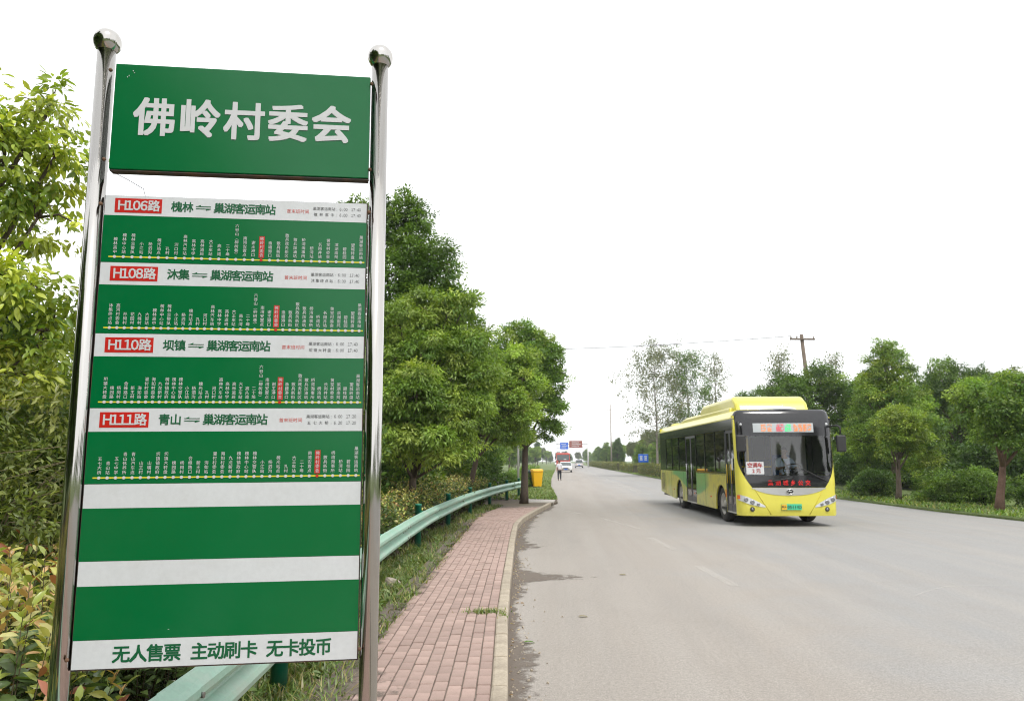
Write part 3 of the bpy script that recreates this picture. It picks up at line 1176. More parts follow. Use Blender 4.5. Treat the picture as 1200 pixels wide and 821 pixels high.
def driver(loc, rz):
    root = thing('person', loc, rz, 'bus driver in a pale blue shirt sitting behind the windscreen', 'person')
    J = {'pelvis': (0, .05, .10, (.15, .11)), 'waist': (0, .07, .25, (.13, .10)), 'chest': (0, .06, .45, (.16, .11)), 'neckb': (0, .05, .60, .065),
         'neck': (0, .04, .67, .05), 'head': (0, .02, .78, (.08, .095)), 'crown': (0, .03, .87, (.068, .08))}
    E = [('pelvis', 'waist'), ('waist', 'chest'), ('chest', 'neckb'), ('neckb', 'neck'), ('neck', 'head'), ('head', 'crown')]
    for s, n in ((-1, 'L'), (1, 'R')):
        J[n + 'sh'] = (s * .19, .05, .55, .06)
        J[n + 'el'] = (s * .25, -.10, .33, .045)
        J[n + 'wr'] = (s * .17, -.34, .36, .03)
        E += [('neckb', n + 'sh'), (n + 'sh', n + 'el'), (n + 'el', n + 'wr')]
        hand(J, E, n, n + 'wr', (0, -1, .1), (-s, 0, .2))
        J[n + 'hip'] = (s * .09, 0, .06, .09)
        J[n + 'kn'] = (s * .12, -.42, .08, .06)
        J[n + 'an'] = (s * .12, -.46, -.34, .04)
        J[n + 'toe'] = (s * .12, -.62, -.40, .036)
        E += [('pelvis', n + 'hip'), (n + 'hip', n + 'kn'), (n + 'kn', n + 'an'), (n + 'an', n + 'toe')]
    skin_mesh('body', J, E, M_skin, root, 'pelvis')
    head_parts(root, (0, .02, .80), (0, -1, 0))
    inf = lambda k, d: (*J[k][:3], tuple(r + d for r in (J[k][3] if hasattr(J[k][3], '__len__') else (J[k][3],) * 2)))
    SJ = {k: inf(k, .018) for k in ('pelvis', 'waist', 'chest', 'neckb', 'Lsh', 'Lel', 'Rsh', 'Rel')}
    SE = [('pelvis', 'waist'), ('waist', 'chest'), ('chest', 'neckb'), ('neckb', 'Lsh'), ('Lsh', 'Lel'), ('neckb', 'Rsh'), ('Rsh', 'Rel')]
    skin_mesh('shirt', SJ, SE, mat('blue_shirt', (0.58, 0.68, 0.82), 0.8, var=0.06, scale=8), root, 'pelvis')
    TJ = {k: inf(k, .02) for k in ('pelvis', 'Lhip', 'Lkn', 'Lan', 'Rhip', 'Rkn', 'Ran')}
    TE = [('pelvis', 'Lhip'), ('Lhip', 'Lkn'), ('Lkn', 'Lan'), ('pelvis', 'Rhip'), ('Rhip', 'Rkn'), ('Rkn', 'Ran')]
    skin_mesh('trousers', TJ, TE, MATS['dark_trousers'], root, 'pelvis')
    MB().tube([(-.10, -.068, .60), (-.02, -.10, .45), (.10, -.09, .25), (.17, -.02, .12)], .022, 6).build('seat_belt', mat('black_webbing', (0.02, 0.02, 0.02), 0.7), root)
    return root

# ================================================================== bus
BUS_LOC, BUS_RZ = (6.96, 18.50, 0.0), math.radians(-1.3)
BUS = thing('bus', BUS_LOC, BUS_RZ, 'yellow city bus with black windscreen mask and roof fairing', 'bus')
M_by = mat('bus_yellow', (0.66, 0.605, 0.085), 0.32, var=0.05, scale=1.5, coat=0.3, stain=(0.50, 0.44, 0.06), stain_amt=0.3, stain_scale=1.3)
M_bk = mat('bus_black', (0.014, 0.014, 0.016), 0.12, var=0.1, spec=0.6)
M_bkm = mat('bus_black_matt', (0.02, 0.02, 0.02), 0.6, var=0.2)
M_frame = mat('door_frame', (0.06, 0.06, 0.065), 0.4, var=0.1)
M_wglass = glass_mat('windscreen_glass', (0.94, 0.95, 0.945))
M_sglass = glass_mat('side_glass', (0.06, 0.062, 0.062))
M_int = mat('bus_interior', (0.45, 0.45, 0.44), 0.7, var=0.1)
M_seat = mat('blue_seat', (0.03, 0.09, 0.32), 0.7, var=0.1)
M_railY = mat('yellow_handrail', (0.75, 0.52, 0.02), 0.4)
M_chrome = mat('chrome', (0.70, 0.70, 0.70), 0.18, metal=1.0, var=0.03)
M_silver = mat('silver_trim', (0.56, 0.56, 0.55), 0.33, metal=0.7, var=0.04)
M_tyre = mat('tyre', (0.028, 0.027, 0.026), 0.85, var=0.2, scale=10, stain=(0.12, 0.10, 0.08), stain_amt=0.6, stain_scale=4)
M_rim = mat('steel_rim', (0.52, 0.50, 0.47), 0.5, metal=0.4, var=0.15, scale=10, stain=(0.14, 0.11, 0.08), stain_amt=0.6, stain_scale=6)
M_lamp = mat('headlamp', (0.70, 0.72, 0.74), 0.2, metal=0.3, var=0.1, scale=14, spec=0.8)
M_amber = mat('amber_lens', (0.75, 0.16, 0.02), 0.2)


def livery():
    m, nt, N, L, b = nodes_of('bus_side_livery')
    b.inputs['Roughness'].default_value = 0.35
    b.inputs['Coat Weight'].default_value = 0.2
    tc = N.new('ShaderNodeTexCoord')
    sp = N.new('ShaderNodeSeparateXYZ')
    L.new(tc.outputs['Object'], sp.inputs[0])

    def M(op, a, b_=0.0):
        q = N.new('ShaderNodeMath')
        q.operation = op
        for i, x in enumerate((a, b_)):
            if isinstance(x, (int, float)):
                q.inputs[i].default_value = x
            else:
                L.new(x, q.inputs[i])
        return q.outputs[0]
    Y, Z = sp.outputs['Y'], sp.outputs['Z']
    # sweeping green band, printed
    wave = M('ADD', M('MULTIPLY', M('SINE', M('MULTIPLY', Y, 0.95)), 0.28), 0.86)
    up_ = M('SUBTRACT', Z, wave)
    r = N.new('ShaderNodeMapRange')
    r.inputs['From Min'].default_value = -0.04
    r.inputs['From Max'].default_value = 0.04
    L.new(up_, r.inputs['Value'])
    rng_ = N.new('ShaderNodeMapRange')
    rng_.inputs['From Min'].default_value = 3.0
    rng_.inputs['From Max'].default_value = 3.6
    L.new(Y, rng_.inputs['Value'])
    rng2 = N.new('ShaderNodeMapRange')
    rng2.inputs['From Min'].default_value = 8.9
    rng2.inputs['From Max'].default_value = 8.2
    L.new(Y, rng2.inputs['Value'])
    f = M('MULTIPLY', M('MULTIPLY', r.outputs[0], rng_.outputs[0]), rng2.outputs[0])
    nz = N.new('ShaderNodeTexNoise')
    nz.inputs['Scale'].default_value = 1.6
    nz.inputs['Detail'].default_value = 7
    L.new(tc.outputs['Object'], nz.inputs['Vector'])
    pale = N.new('ShaderNodeMapRange')
    pale.inputs['From Min'].default_value = 0.42
    pale.inputs['From Max'].default_value = 0.62
    pale.inputs['To Max'].default_value = 0.6
    L.new(nz.outputs['Fac'], pale.inputs['Value'])
    pf = M('MULTIPLY', pale.outputs[0], rng_.outputs[0])
    m1 = N.new('ShaderNodeMix')
    m1.data_type = 'RGBA'
    m1.inputs[6].default_value = (0.55, 0.49, 0.06, 1)
    m1.inputs[7].default_value = (0.36, 0.46, 0.12, 1)
    L.new(pf, m1.inputs[0])
    m2 = N.new('ShaderNodeMix')
    m2.data_type = 'RGBA'
    L.new(f, m2.inputs[0])
    L.new(m1.outputs[2], m2.inputs[6])
    m2.inputs[7].default_value = (0.10, 0.36, 0.09, 1)
    # road grime
    gn = N.new('ShaderNodeTexNoise')
    gn.inputs['Scale'].default_value = 5
    gn.inputs['Detail'].default_value = 8
    L.new(tc.outputs['Object'], gn.inputs['Vector'])
    gr = N.new('ShaderNodeMapRange')
    gr.inputs['From Min'].default_value = 0.5
    gr.inputs['From Max'].default_value = 0.75
    gr.inputs['To Max'].default_value = 0.6
    L.new(gn.outputs['Fac'], gr.inputs['Value'])
    m3 = N.new('ShaderNodeMix')
    m3.data_type = 'RGBA'
    L.new(gr.outputs[0], m3.inputs[0])
    L.new(m2.outputs[2], m3.inputs[6])
    m3.inputs[7].default_value = (0.22, 0.19, 0.10, 1)
    L.new(m3.outputs[2], b.inputs['Base Color'])
    return m


M_liv = livery()
HW = 1.25


def yf(x, z):
    a = abs(x)
    y = 0.11 * (a / HW) ** 2
    if a > 1.05:
        q = min((a - 1.05) / 0.2, 1.0)
        y += 0.2 - 0.2 * math.sqrt(max(0.0, 1 - q * q))
    if z > 1.1:
        y += (z - 1.1) * 0.07
    if z > 2.5:
        y += (z - 2.5) ** 2 * 0.6
    if z < 0.55:
        y += (0.55 - z) ** 2 * 0.5
    return y


def front_patch(zs, fl, fr, off, nx=14):
    mb = MB()
    rows = []
    for z in zs:
        a, b = fl(z), fr(z)
        xs = [a + (b - a) * k / nx for k in range(nx + 1)]
        rows.append([(x, yf(x, z) - off, z) for x in xs])
    mb.grid(rows)
    return mb


def front_patch_x(xs, lo, hi, off, nz=8):
    mb = MB()
    rows = []
    for x in xs:
        a, b = lo(x), hi(x)
        rows.append([(x, yf(x, a + (b - a) * k / nz) - off, a + (b - a) * k / nz) for k in range(nz + 1)])
    mb.grid(rows)
    return mb


def hm(z):
    if z >= 1.72:
        return 1.212
    q = (1.72 - z) / 0.75
    return 1.212 - 0.30 * q ** 1.9


BODY = thing('body', (0, 0, 0))
BODY.parent = BUS
lin = lambda a, b, n: [a + (b - a) * i / n for i in range(n + 1)]
fp = front_patch(lin(.27, .97, 10), lambda z: -HW, lambda z: HW, 0, 40)
for s in (-1, 1):
    p2 = front_patch(lin(.97, 2.80, 26), (lambda z: -HW) if s < 0 else (lambda z: hm(z)), (lambda z: -hm(z)) if s < 0 else (lambda z: HW), 0, 8)
    fp.add(p2.v, p2.f, True)
# skirt lip under the bumper
fp.add([(x, yf(x, .27), .27) for x in lin(-HW, HW, 20)] + [(x, yf(x, .27) + .3, .27) for x in lin(-HW, HW, 20)], [(k, k + 1, 22 + k, 21 + k) for k in range(20)])
fp.build('front_panel', M_by, BODY)
front_patch(lin(.97, 1.27, 8), lambda z: -hm(z), hm, 0.004, 30).build('lower_mask', M_bk, BODY)
up = front_patch(lin(2.26, 2.80, 8), lambda z: -1.212, lambda z: 1.212, 0.004, 40)
up.build('upper_mask', M_bk, BODY)
for s in (-1, 1):
    front_patch(lin(1.27, 2.26, 16), (lambda z: -hm(z)) if s < 0 else (lambda z: hm(z) - .055), (lambda z: -hm(z) + .055) if s < 0 else hm, 0.004, 4).build('mask_border', M_bk, BODY)
WS = front_patch(lin(1.27, 2.26, 14), lambda z: -hm(z) + .055, lambda z: hm(z) - .055, 0.002, 30).build('windscreen', M_wglass, BUS)
for x0, x1 in ((-.55, .1), (.35, 1.0)):
    pts = [(x0 + (x1 - x0) * t, yf(x0 + (x1 - x0) * t, 1.1 + .3 * t) - .03, 1.10 + (.33 if x0 > 0 else .12) * (1 - t if x0 > 0 else t)) for t in lin(0, 1, 6)]
    MB().tube(pts, 0.014, 6).build('wiper', M_bkm, WS)

# roof
mb = MB()
rows = []


def rz_(x):
    a = abs(x)
    return 2.955 if a < 1.02 else 2.955 - (0.23 - math.sqrt(max(0, .23 ** 2 - (a - 1.02) ** 2)))


xs = lin(-HW, HW, 36)
brow = MB()
r0 = [(x, yf(x, 2.80) - .003, min(2.80, rz_(x))) for x in xs]
r1 = [(x, yf(x, 2.80) + .02, min(2.87, rz_(x))) for x in xs]
r2 = [(x, yf(x, 2.80) + .06, min(2.92, rz_(x) + .001)) for x in xs]
r3 = [(x, yf(x, 2.80) + .12, min(2.945, rz_(x) + .002)) for x in xs]
brow.grid([r0, r1, r2, r3])
brow.build('brow', M_bk, BODY)
rows.append(r3)
rows.append([(x, yf(x, 2.80) + .30, rz_(x)) for x in xs])
rows.append([(x, 10.82, rz_(x)) for x in xs])
rows.append([(x, 10.9, rz_(x) - .06) for x in xs])
mb.grid(rows)
mb.build('roof', M_by, BODY)


def arch(c, r, n=14):
    return [(c + r * math.cos(t), .42 + r * math.sin(t)) for t in [math.pi * k / n for k in range(n + 1)]]


FW, RW = 1.80, 7.38
for s in (-1, 1):
    x0, x1 = s * (HW - .035), s * HW
    if s < 0:
        polys = [[(1.22, .30)] + [(FW - .57, .30)] + arch(FW, .57)[::-1] + [(FW + .57, .30), (4.73, .30), (4.73, 1.28), (1.22, 1.28)],
                 [(6.22, .30), (RW - .57, .30)] + arch(RW, .57)[::-1] + [(RW + .57, .30), (8.2, .30), (10.9, .46), (10.9, 1.28), (6.22, 1.28)]]
    else:
        polys = [[(.31, .30), (FW - .57, .30)] + arch(FW, .57)[::-1] + [(FW + .57, .30), (RW - .57, .30)] + arch(RW, .57)[::-1] + [(RW + .57, .30), (8.2, .30), (10.9, .46), (10.9, 1.28), (.31, 1.28)]]
    for p in polys:
        MB().prism(p, 'X', min(x0, x1), max(x0, x1)).build('side_panel', M_liv, BODY)
    # glazing band: header, sill, pillars and panes
    hdr = MB()
    hdr.box((s * (HW - .02), (.31 + 10.9) / 2, 2.585), (.036, 10.9 - .31, .275))
    hdr.build('window_header', M_bk, BODY)
    if s < 0:
        splits = [(1.22, 2.36), (2.36, 3.55), (3.55, 4.73), (6.22, 7.40), (7.40, 8.60), (8.60, 9.75)]
    else:
        splits = [(.34, 1.6), (1.6, 2.9), (2.9, 4.2), (4.2, 5.6), (5.6, 7.0), (7.0, 8.4), (8.4, 9.75)]
    for a, b in splits:
        w = MB()
        for y_ in (a + .02, b - .02):
            w.box((s * (HW - .02), y_, 1.862), (.034, .04, 1.165))
        w.box((s * (HW - .02), (a + b) / 2, 1.305), (.034, b - a - .08, .05))
        w.box((s * (HW - .02), (a + b) / 2, 2.15), (.03, b - a - .08, .025))
        wf = w.build('side_window', M_bk, BODY)
        MB().box((s * (HW - .022), (a + b) / 2, 1.885), (.008, b - a - .085, 1.10)).build('pane', M_sglass, wf)
    MB().box((s * (HW - .02), 10.33, 1.862), (.034, 1.14, 1.165)).build('rear_quarter_panel', M_bk, BODY)
    MB().box((s * (HW - .012), 5.6, 2.735), (.030, 10.5, .03)).build('gutter', M_by, BODY)
# front-left door pillar and rear
pl = MB()
for x in (-1.232,):
    pl.box((x, .335, 1.5), (.034, .06, 2.4))
pl.build('door_pillar', M_by, BODY)
MB().box((-1.232, 1.205, 1.36), (.030, .028, 2.1)).build('door_pillar', M_frame, BODY)
for y_ in (3.55, 6.6, 8.75, 9.9):
    MB().box((-(HW + .001), y_, .80), (.004, .012, .92)).build('panel_seam', M_bkm, BODY)
MB().box((-(HW + .001), 2.95, 1.262), (.004, 3.4, .012)).build('panel_seam', M_bkm, BODY)
MB().box((0, 10.895, 1.72), (2.49, .02, 2.35)).build('rear_panel', M_by, BODY)
MB().box((0, 5.5, .36), (2.36, 10.4, .06)).build('floor', M_bkm, BODY)
MB().box((0, 9.6, .85), (2.3, 2.3, .95)).build('engine_cover', M_int, BODY)
# doors
for a, b in ((.37, 1.19), (4.73, 6.22)):
    n = 2
    for k in range(n):
        q0, q1 = a + (b - a) * k / n, a + (b - a) * (k + 1) / n
        d = MB()
        xx = -(HW - .03)
        d.box((xx, q0 + .035, 1.38), (.03, .055, 2.12))
        d.box((xx, q1 - .035, 1.38), (.03, .055, 2.12))
        d.box((xx, (q0 + q1) / 2, .42), (.03, q1 - q0 - .13, .20))
        d.box((xx, (q0 + q1) / 2, 2.40), (.03, q1 - q0 - .13, .08))
        dr = d.build('door', M_frame, BUS)
        MB().box((xx, (q0 + q1) / 2, 1.44), (.008, q1 - q0 - .125, 1.84)).build('pane', M_sglass, dr)
        MB().tube([(xx - .03, q1 - .10, 1.05), (xx - .03, q1 - .10, 1.55)], .012, 6).build('handle', M_railY if a < 1 else M_chrome, dr)
    MB().box((-(HW - .04), (a + b) / 2, .315), (.06, b - a, .035)).build('step_edge', M_silver, BODY)
MB().box((-(HW - .008), .60, 1.55), (.006, .17, .30)).build('door_notice', M_letter, BUS)
MB().box((-(HW - .034), 10.4, .88), (.004, .5, .56)).build('vent_backing', M_bkm, BODY)
vent = MB()
for z in lin(.56, 1.16, 14):
    vent.box((-(HW + .004), 10.38, z), (.012, .62, .022))
vent.build('engine_vent', mat('vent_olive', (0.16, 0.14, 0.03), 0.6), BODY)

# wheels
for y in (FW, RW):
    for s in (-1, 1):
        w = thing('wheel', (s * 1.06, y, .475))
        w.parent = BUS
        MB().lathe([(.29, -.13), (.44, -.13), (.468, -.10), (.475, -.05), (.475, .05), (.468, .10), (.44, .13), (.29, .13)], (0, 0, 0), 36, axis='X', caps=False).build('tyre', M_tyre, w)
        rim = MB()
        o_ = -s
        rim.lathe([(.02, s * .10), (.09, s * .10), (.10, s * .03), (.20, s * .02), (.215, s * .07), (.262, s * .09), (.285, s * .128), (.292, s * .12), (.292, -s * .1)], (0, 0, 0), 28, axis='X')
        for k in range(10):
            a = 2 * math.pi * k / 10
            rim.box((s * .045, .15 * math.cos(a), .15 * math.sin(a)), (.04, .03, .03))
        rim.build('rim', M_rim, w)
    for s in (-1, 1):
        MB().grid([[(s * xx, y + .565 * math.cos(t), .42 + .565 * math.sin(t)) for t in lin(0, math.pi, 16)] for xx in (.80, 1.205)]).build('wheel_housing', M_bkm, BODY)

# roof equipment
def bevel_prism(poly, axis, a, b, r, seg=3):
    mb_ = MB().prism(poly, axis, a, b)
    me = mb_.mesh('tmp')
    bm = bmesh.new()
    bm.from_mesh(me)
    bmesh.ops.bevel(bm, geom=bm.edges[:], offset=r, segments=seg, profile=0.5, affect='EDGES', clamp_overlap=True)
    out = MB()
    bm.verts.ensure_lookup_table()
    out.add([v.co[:] for v in bm.verts], [[v.index for v in f.verts] for f in bm.faces], False)
    bm.free()
    bpy.data.meshes.remove(me)
    return out


pod = bevel_prism([(.95, 2.90), (1.10, 3.20), (1.40, 3.385), (4.8, 3.385), (5.15, 3.26), (5.3, 2.90)], 'X', -.95, 1.0, .11).build('roof_fairing', M_by, BUS)
M_by2 = mat('fairing_panel', (0.52, 0.43, 0.03), 0.5)
for xx in (-.30, .16):
    MB().prism([(1.125, 3.19), (1.14, 3.185), (1.36, 3.325), (1.345, 3.335)], 'X', xx, xx + .36).build('fairing_vent', M_by2, pod)
bevel_prism([(1.3, 2.92), (1.35, 3.07), (7.2, 3.07), (8.7, 2.92)], 'X', -1.04, 1.04, .03).build('roof_plinth', M_by, BUS)
bevel_prism([(5.35, 2.95), (5.45, 3.16), (7.9, 3.16), (8.2, 2.95)], 'X', -.85, .85, .05).build('roof_unit', M_by, BUS)
MB().lathe([(.40, 2.94), (.40, 3.0), (.36, 3.05), (.2, 3.085), (.02, 3.09)], (-.55, 10.05, 0), 24).build('roof_hatch', M_by, BUS)
MB().lathe([(.48, 2.945), (.47, 2.985), (.36, 3.02), (.02, 3.035)], (.05, .72, 0), 24).build('roof_hatch', M_letter, BUS)

# front details
LEDB = front_patch(lin(2.355, 2.585, 3), lambda z: -.80, lambda z: .73, 0.012, 20).build('destination_display', mat('led_panel', (0.42, 0.45, 0.46), 0.3, var=0.05), BUS)
M_or = mat('led_orange', (0.85, 0.27, 0.09), 0.5, emis=0.3)
M_rd = mat('led_red', (0.72, 0.10, 0.13), 0.5, emis=0.2)
M_gn = mat('led_green', (0.07, 0.70, 0.24), 0.5, emis=0.4)
rl = random.Random(4)


def led_block(x0, x1, m, dens=0.7):
    mb_ = MB()
    for z in lin(2.385, 2.55, 8):
        x = x0
        while x < x1 - .012:
            w_ = rl.uniform(.02, .06)
            if rl.random() < dens:
                w2 = min(w_, x1 - x)
                mb_.box((x + w2 / 2, yf(x, z) - .018, z), (w2 - .004, .004, .015))
            x += w_ + .006
    mb_.build('display_segment', m, LEDB)


for x0, x1 in ((-.60, -.48), (-.44, -.33), (.22, .33), (.35, .45), (.47, .56), (.58, .68)):
    led_block(x0, x1, M_or)
led_block(-.22, -.03, M_rd, .85)
led_block(0.0, .16, M_gn, .8)
TR = front_patch_x(lin(-.93, .93, 28), lambda x: .955 - .175 * (1 - (abs(x) / .93) ** 2.6) - .004, lambda x: .964, 0.010, 3).build('silver_trim', M_silver, BUS)
lg = MB()
for t0 in lin(0, 2 * math.pi, 28)[:-1]:
    pass
ring = [(0.085 * math.cos(t), yf(0, .88) - .03, .872 + .062 * math.sin(t)) for t in lin(0, 2 * math.pi, 28)]
EMB = MB().prism([(.085 * math.cos(t), .872 + .062 * math.sin(t)) for t in lin(0, 2 * math.pi, 28)[:-1]], 'Y', yf(0, .88) - .022, yf(0, .88) - .010).build('emblem', M_bk, BUS)
lg.tube(ring, .010, 6, caps=False)
lg.tube([(-.055, yf(0, .88) - .028, .862), (-.02, yf(0, .88) - .03, .893), (.02, yf(0, .88) - .03, .873), (.055, yf(0, .88) - .028, .885)], .010, 6)
lg.build('emblem_ring', M_chrome, EMB)


def front_letters(s, x0, x1, z, size, m, off, bold, name):
    ob_ = lettering(line_items(s, x0, x1, z, size), name, m, BUS, 0.0, bold=bold)
    for v in ob_.data.vertices:
        v.co.y = yf(v.co.x, v.co.z) - off
    return ob_


front_letters('巢湖城乡公交', -.56, .56, 1.085, .125, mat('red_letter', (0.70, 0.015, 0.015), 0.4), .010, 0.028, 'company_lettering')
NT = front_patch(lin(1.30, 1.61, 4), lambda z: -1.03, lambda z: -.60, .010, 6).build('windscreen_notice', M_letter, BUS)
front_letters('空调车', -1.00, -.63, 1.525, .12, M_red, .016, .02, 'notice_lettering')
front_letters('2元', -.92, -.68, 1.385, .11, M_red, .016, .02, 'notice_lettering')
for s in (-1, 1):
    pts_t = lambda x: .80 - .17 * ((abs(x) - .0) - 1.20) / (.62 - 1.20) * 1.0
    xs_ = lin(s * 1.235, s * .62, 10)
    hl = front_patch_x(xs_, lambda x: float(np.interp(abs(x), [.58, .75, 1.0, 1.24], [.475, .50, .555, .655])), lambda x: float(np.interp(abs(x), [.58, .75, 1.0, 1.24], [.49, .60, .725, .80])), .012, 5)
    H_ = hl.build('headlight', M_lamp, BUS)
    dk = MB()
    for xx, zz, rr in ((1.08, .675, .055), (.93, .61, .055), (.79, .555, .038)):
        dk.lathe([(rr, 0), (rr, -.018), (rr * .5, -.01)], (s * xx, yf(xx, zz) - .012, zz), 14, axis='Y')
    dk.build('lamp_bowl', mat('lamp_dark', (0.30, 0.30, 0.31), 0.15, metal=0.7), H_)
    front_patch_x(lin(s * 1.247, s * 1.20, 3), lambda x: .68, lambda x: .78, .016, 2).build('indicator', M_amber, H_)
    FL = MB().lathe([(.06, 0), (.055, -.012), (.04, -.008)], (s * .93, yf(.93, .43) - .002, .435), 16, axis='Y').build('fog_lamp', M_bkm, BUS)
    MB().lathe([(.03, 0), (.03, -.006)], (s * .93, yf(.93, .43) - .010, .435), 14, axis='Y').build('lens', MATS['lamp_dark'], FL)
    MB().lathe([(.035, 0), (.03, -.02), (.01, -.025)], (s * 1.09, yf(1.09, 2.6) - .006, 2.56), 12, axis='Y').build('marker_lamp', M_letter, BUS)
    # body crease of the bumper
    MB().tube([(s * .86, yf(.86, .94) - .004, .94), (s * .66, yf(.66, .60) - .004, .60), (s * .48, yf(.48, .31) - .004, .31)], .009, 6).build('bumper_seam', M_by2, BODY)
PLT = MB().box((0.02, yf(0, .5) - .016, .495), (.50, .012, .145)).build('licence_plate', mat('plate_green', (0.06, 0.52, 0.28), 0.4), BUS)
MB().box((-.165, yf(0, .5) - .024, .495), (.13, .006, .135)).build('plate_yellow_end', mat('plate_yellow', (0.70, 0.42, 0.03), 0.4), PLT)
front_letters('皖A', -.225, -.105, .495, .062, M_ink, .034, .012, 'plate_lettering')
front_letters('05111D', -.09, .255, .495, .10, M_ink, .034, .012, 'plate_lettering')
# mirrors
for s in (-1, 1):
    arm = MB().tube([(s * 1.15, .22, 2.60), (s * 1.22, -.08, 2.60), (s * 1.24, -.16, 2.52), (s * 1.24, -.17, 2.34)] if s < 0 else [(s * 1.15, .22, 2.50), (s * 1.30, .0, 2.52), (s * 1.34, -.04, 2.46), (s * 1.34, -.04, 2.3)], .022, 8).build('mirror_arm', M_bkm, BUS)
    MB().bbox((s * (1.20 if s < 0 else 1.34), -.14 if s < 0 else -.04, 2.07 if s < 0 else 2.06), (.24, .10, .42), .035).build('mirror_head', M_bkm, arm)
for y_ in (2.9, 5.0, 8.3):
    MB().box((-(HW + .006), y_, .62), (.012, .10, .04)).build('side_marker', M_amber, BUS)
MB().box((-(HW + .004), 1.27, .78), (.01, .06, .20)).build('side_marker', M_amber, BUS)

# interior
INT = thing('interior', (0, 0, 0))
INT.parent = BUS
dash = MB()
dash.bbox((0, .52, .98), (2.2, .62, .55), .06)
dash.bbox((.5, .55, 1.23), (.8, .3, .16), .05)
dash.build('dashboard', M_bkm, INT)
st = MB()
ang = Matrix.Rotation(math.radians(-35), 3, 'X')
c_ = Vector((.42, .92, 1.42))
st.tube([c_ + ang @ Vector((.23 * math.cos(t), .23 * math.sin(t), 0)) for t in lin(0, 2 * math.pi, 20)], .018, 6, caps=False)
st.tube([c_ + ang @ Vector((-.22, 0, 0)), c_ + ang @ Vector((.22, 0, 0))], .016, 6)
st.tube([c_, c_ + Vector((0, -.1, -.3))], .03, 6)
st.build('steering_wheel', M_bkm, INT)
sv = MB()
sv.bbox((.42, 1.48, 1.02), (.5, .5, .14), .04)
sv.bbox((.42, 1.74, 1.42), (.5, .12, .75), .04)
sv.bbox((.42, 1.48, .70), (.35, .35, .55), .03)
sv.build('driver_seat', M_seat, INT)
MB().box((.72, 2.0, 1.35), (.95, .03, 1.9)).build('driver_partition', mat('partition', (0.45, 0.45, 0.44), 0.5), INT)
for y_ in (2.9, 3.7, 4.5, 5.5, 6.4, 7.2, 8.0):
    for s in (-1, 1):
        if s < 0 and 4.6 < y_ < 6.3:
            continue
        b_ = MB()
        b_.bbox((s * .78, y_, .86), (.82, .42, .12), .03)
        b_.bbox((s * .78, y_ + .22, 1.28), (.82, .09, .78), .03)
        b_.box((s * .78, y_, .60), (.5, .3, .42))
        b_.build('passenger_seat', M_seat, INT)
for y_, m_ in ((1.35, M_seat), (2.40, M_seat), (3.10, M_seat), (4.60, M_seat)):
    MB().box((-1.17, y_, 1.95), (.03, .22, .92)).build('curtain', m_, INT)
hr = MB()
for x, y_ in ((-.85, .5), (-.35, 2.3), (.35, 2.3), (-.35, 4.3), (.35, 5), (-.35, 6.6)):
    hr.tube([(x, y_, .4), (x, y_, 2.8)], .02, 6)
hr.tube([(-1.0, .72, 1.48), (-.2, .72, 1.48)], .02, 6)
hr.build('handrail', M_railY, INT)
bw = BUS_LOC
_rot = Matrix.Rotation(BUS_RZ, 3, 'Z')
dl = Vector(BUS_LOC) + _rot @ Vector((.42, 1.45, 1.09))
driver(dl, BUS_RZ)

# ================================================================== vegetation
M_leaf = leaf_mat('tree_leaf')
M_leafg = leaf_mat('glossy_leaf', gloss=0.28, trans=0.25)
M_bark = mat('bark', (0.105, 0.080, 0.060), 0.95, var=0.35, scale=6, fine=0.3, bump=0.8, bump_scale=30, stretch=(1, 1, .35))
M_barkp = mat('pale_bark', (0.22, 0.20, 0.17), 0.9, var=0.3, scale=5, fine=0.2, bump=0.5, bump_scale=25)
M_twig = mat('straw_twig', (0.20, 0.165, 0.095), 0.9, var=0.25, scale=10)
M_stem = mat('shrub_stem', (0.075, 0.06, 0.03), 0.9, var=0.25, scale=10)


def unit(A):
    return A / np.maximum(np.linalg.norm(A, axis=-1, keepdims=True), 1e-9)


def leaf_arrays(P, D, Nn, L, W, tint, detail=0):
    n = len(P)
    D = unit(D)
    S = unit(np.cross(D, Nn))
    Nn = np.cross(S, D)
    L = L[:, None]
    W = W[:, None]
    if detail == 0:
        V = np.stack([P, P + D * L * .45 + S * W * .5 + Nn * W * .16, P + D * L - Nn * L * .12, P + D * L * .45 - S * W * .5 + Nn * W * .16], 1)
        k = np.arange(n)[:, None] * 4
        Fs = np.concatenate([k + [0, 1, 2], k + [0, 2, 3]])
        return V.reshape(-1, 3), [Fs], np.repeat(tint, 4, 0)
    rows = [P]
    for t, w, dr in ((.16, .30, -.01), (.42, .50, .0), (.74, .36, .05)):
        c = P + D * L * t - Nn * L * dr
        rows += [c + S * W * w + Nn * W * .14, c, c - S * W * w + Nn * W * .14]
    rows.append(P + D * L - Nn * L * .16)
    V = np.stack(rows, 1)
    k = np.arange(n)[:, None] * 11
    T = np.concatenate([k + [0, 1, 2], k + [0, 2, 3], k + [7, 10, 8], k + [8, 10, 9]])
    Q = np.concatenate([k + [1, 4, 5, 2], k + [2, 5, 6, 3], k + [4, 7, 8, 5], k + [5, 8, 9, 6]])
    return V.reshape(-1, 3), [T, Q], np.repeat(tint, 11, 0)


LEAF_GAIN = 1.5


def pick(pal, n, rng):
    cols = np.array([c for c, _ in pal])
    w = np.array([x for _, x in pal], float)
    return cols[rng.choice(len(cols), n, p=w / w.sum())] * LEAF_GAIN


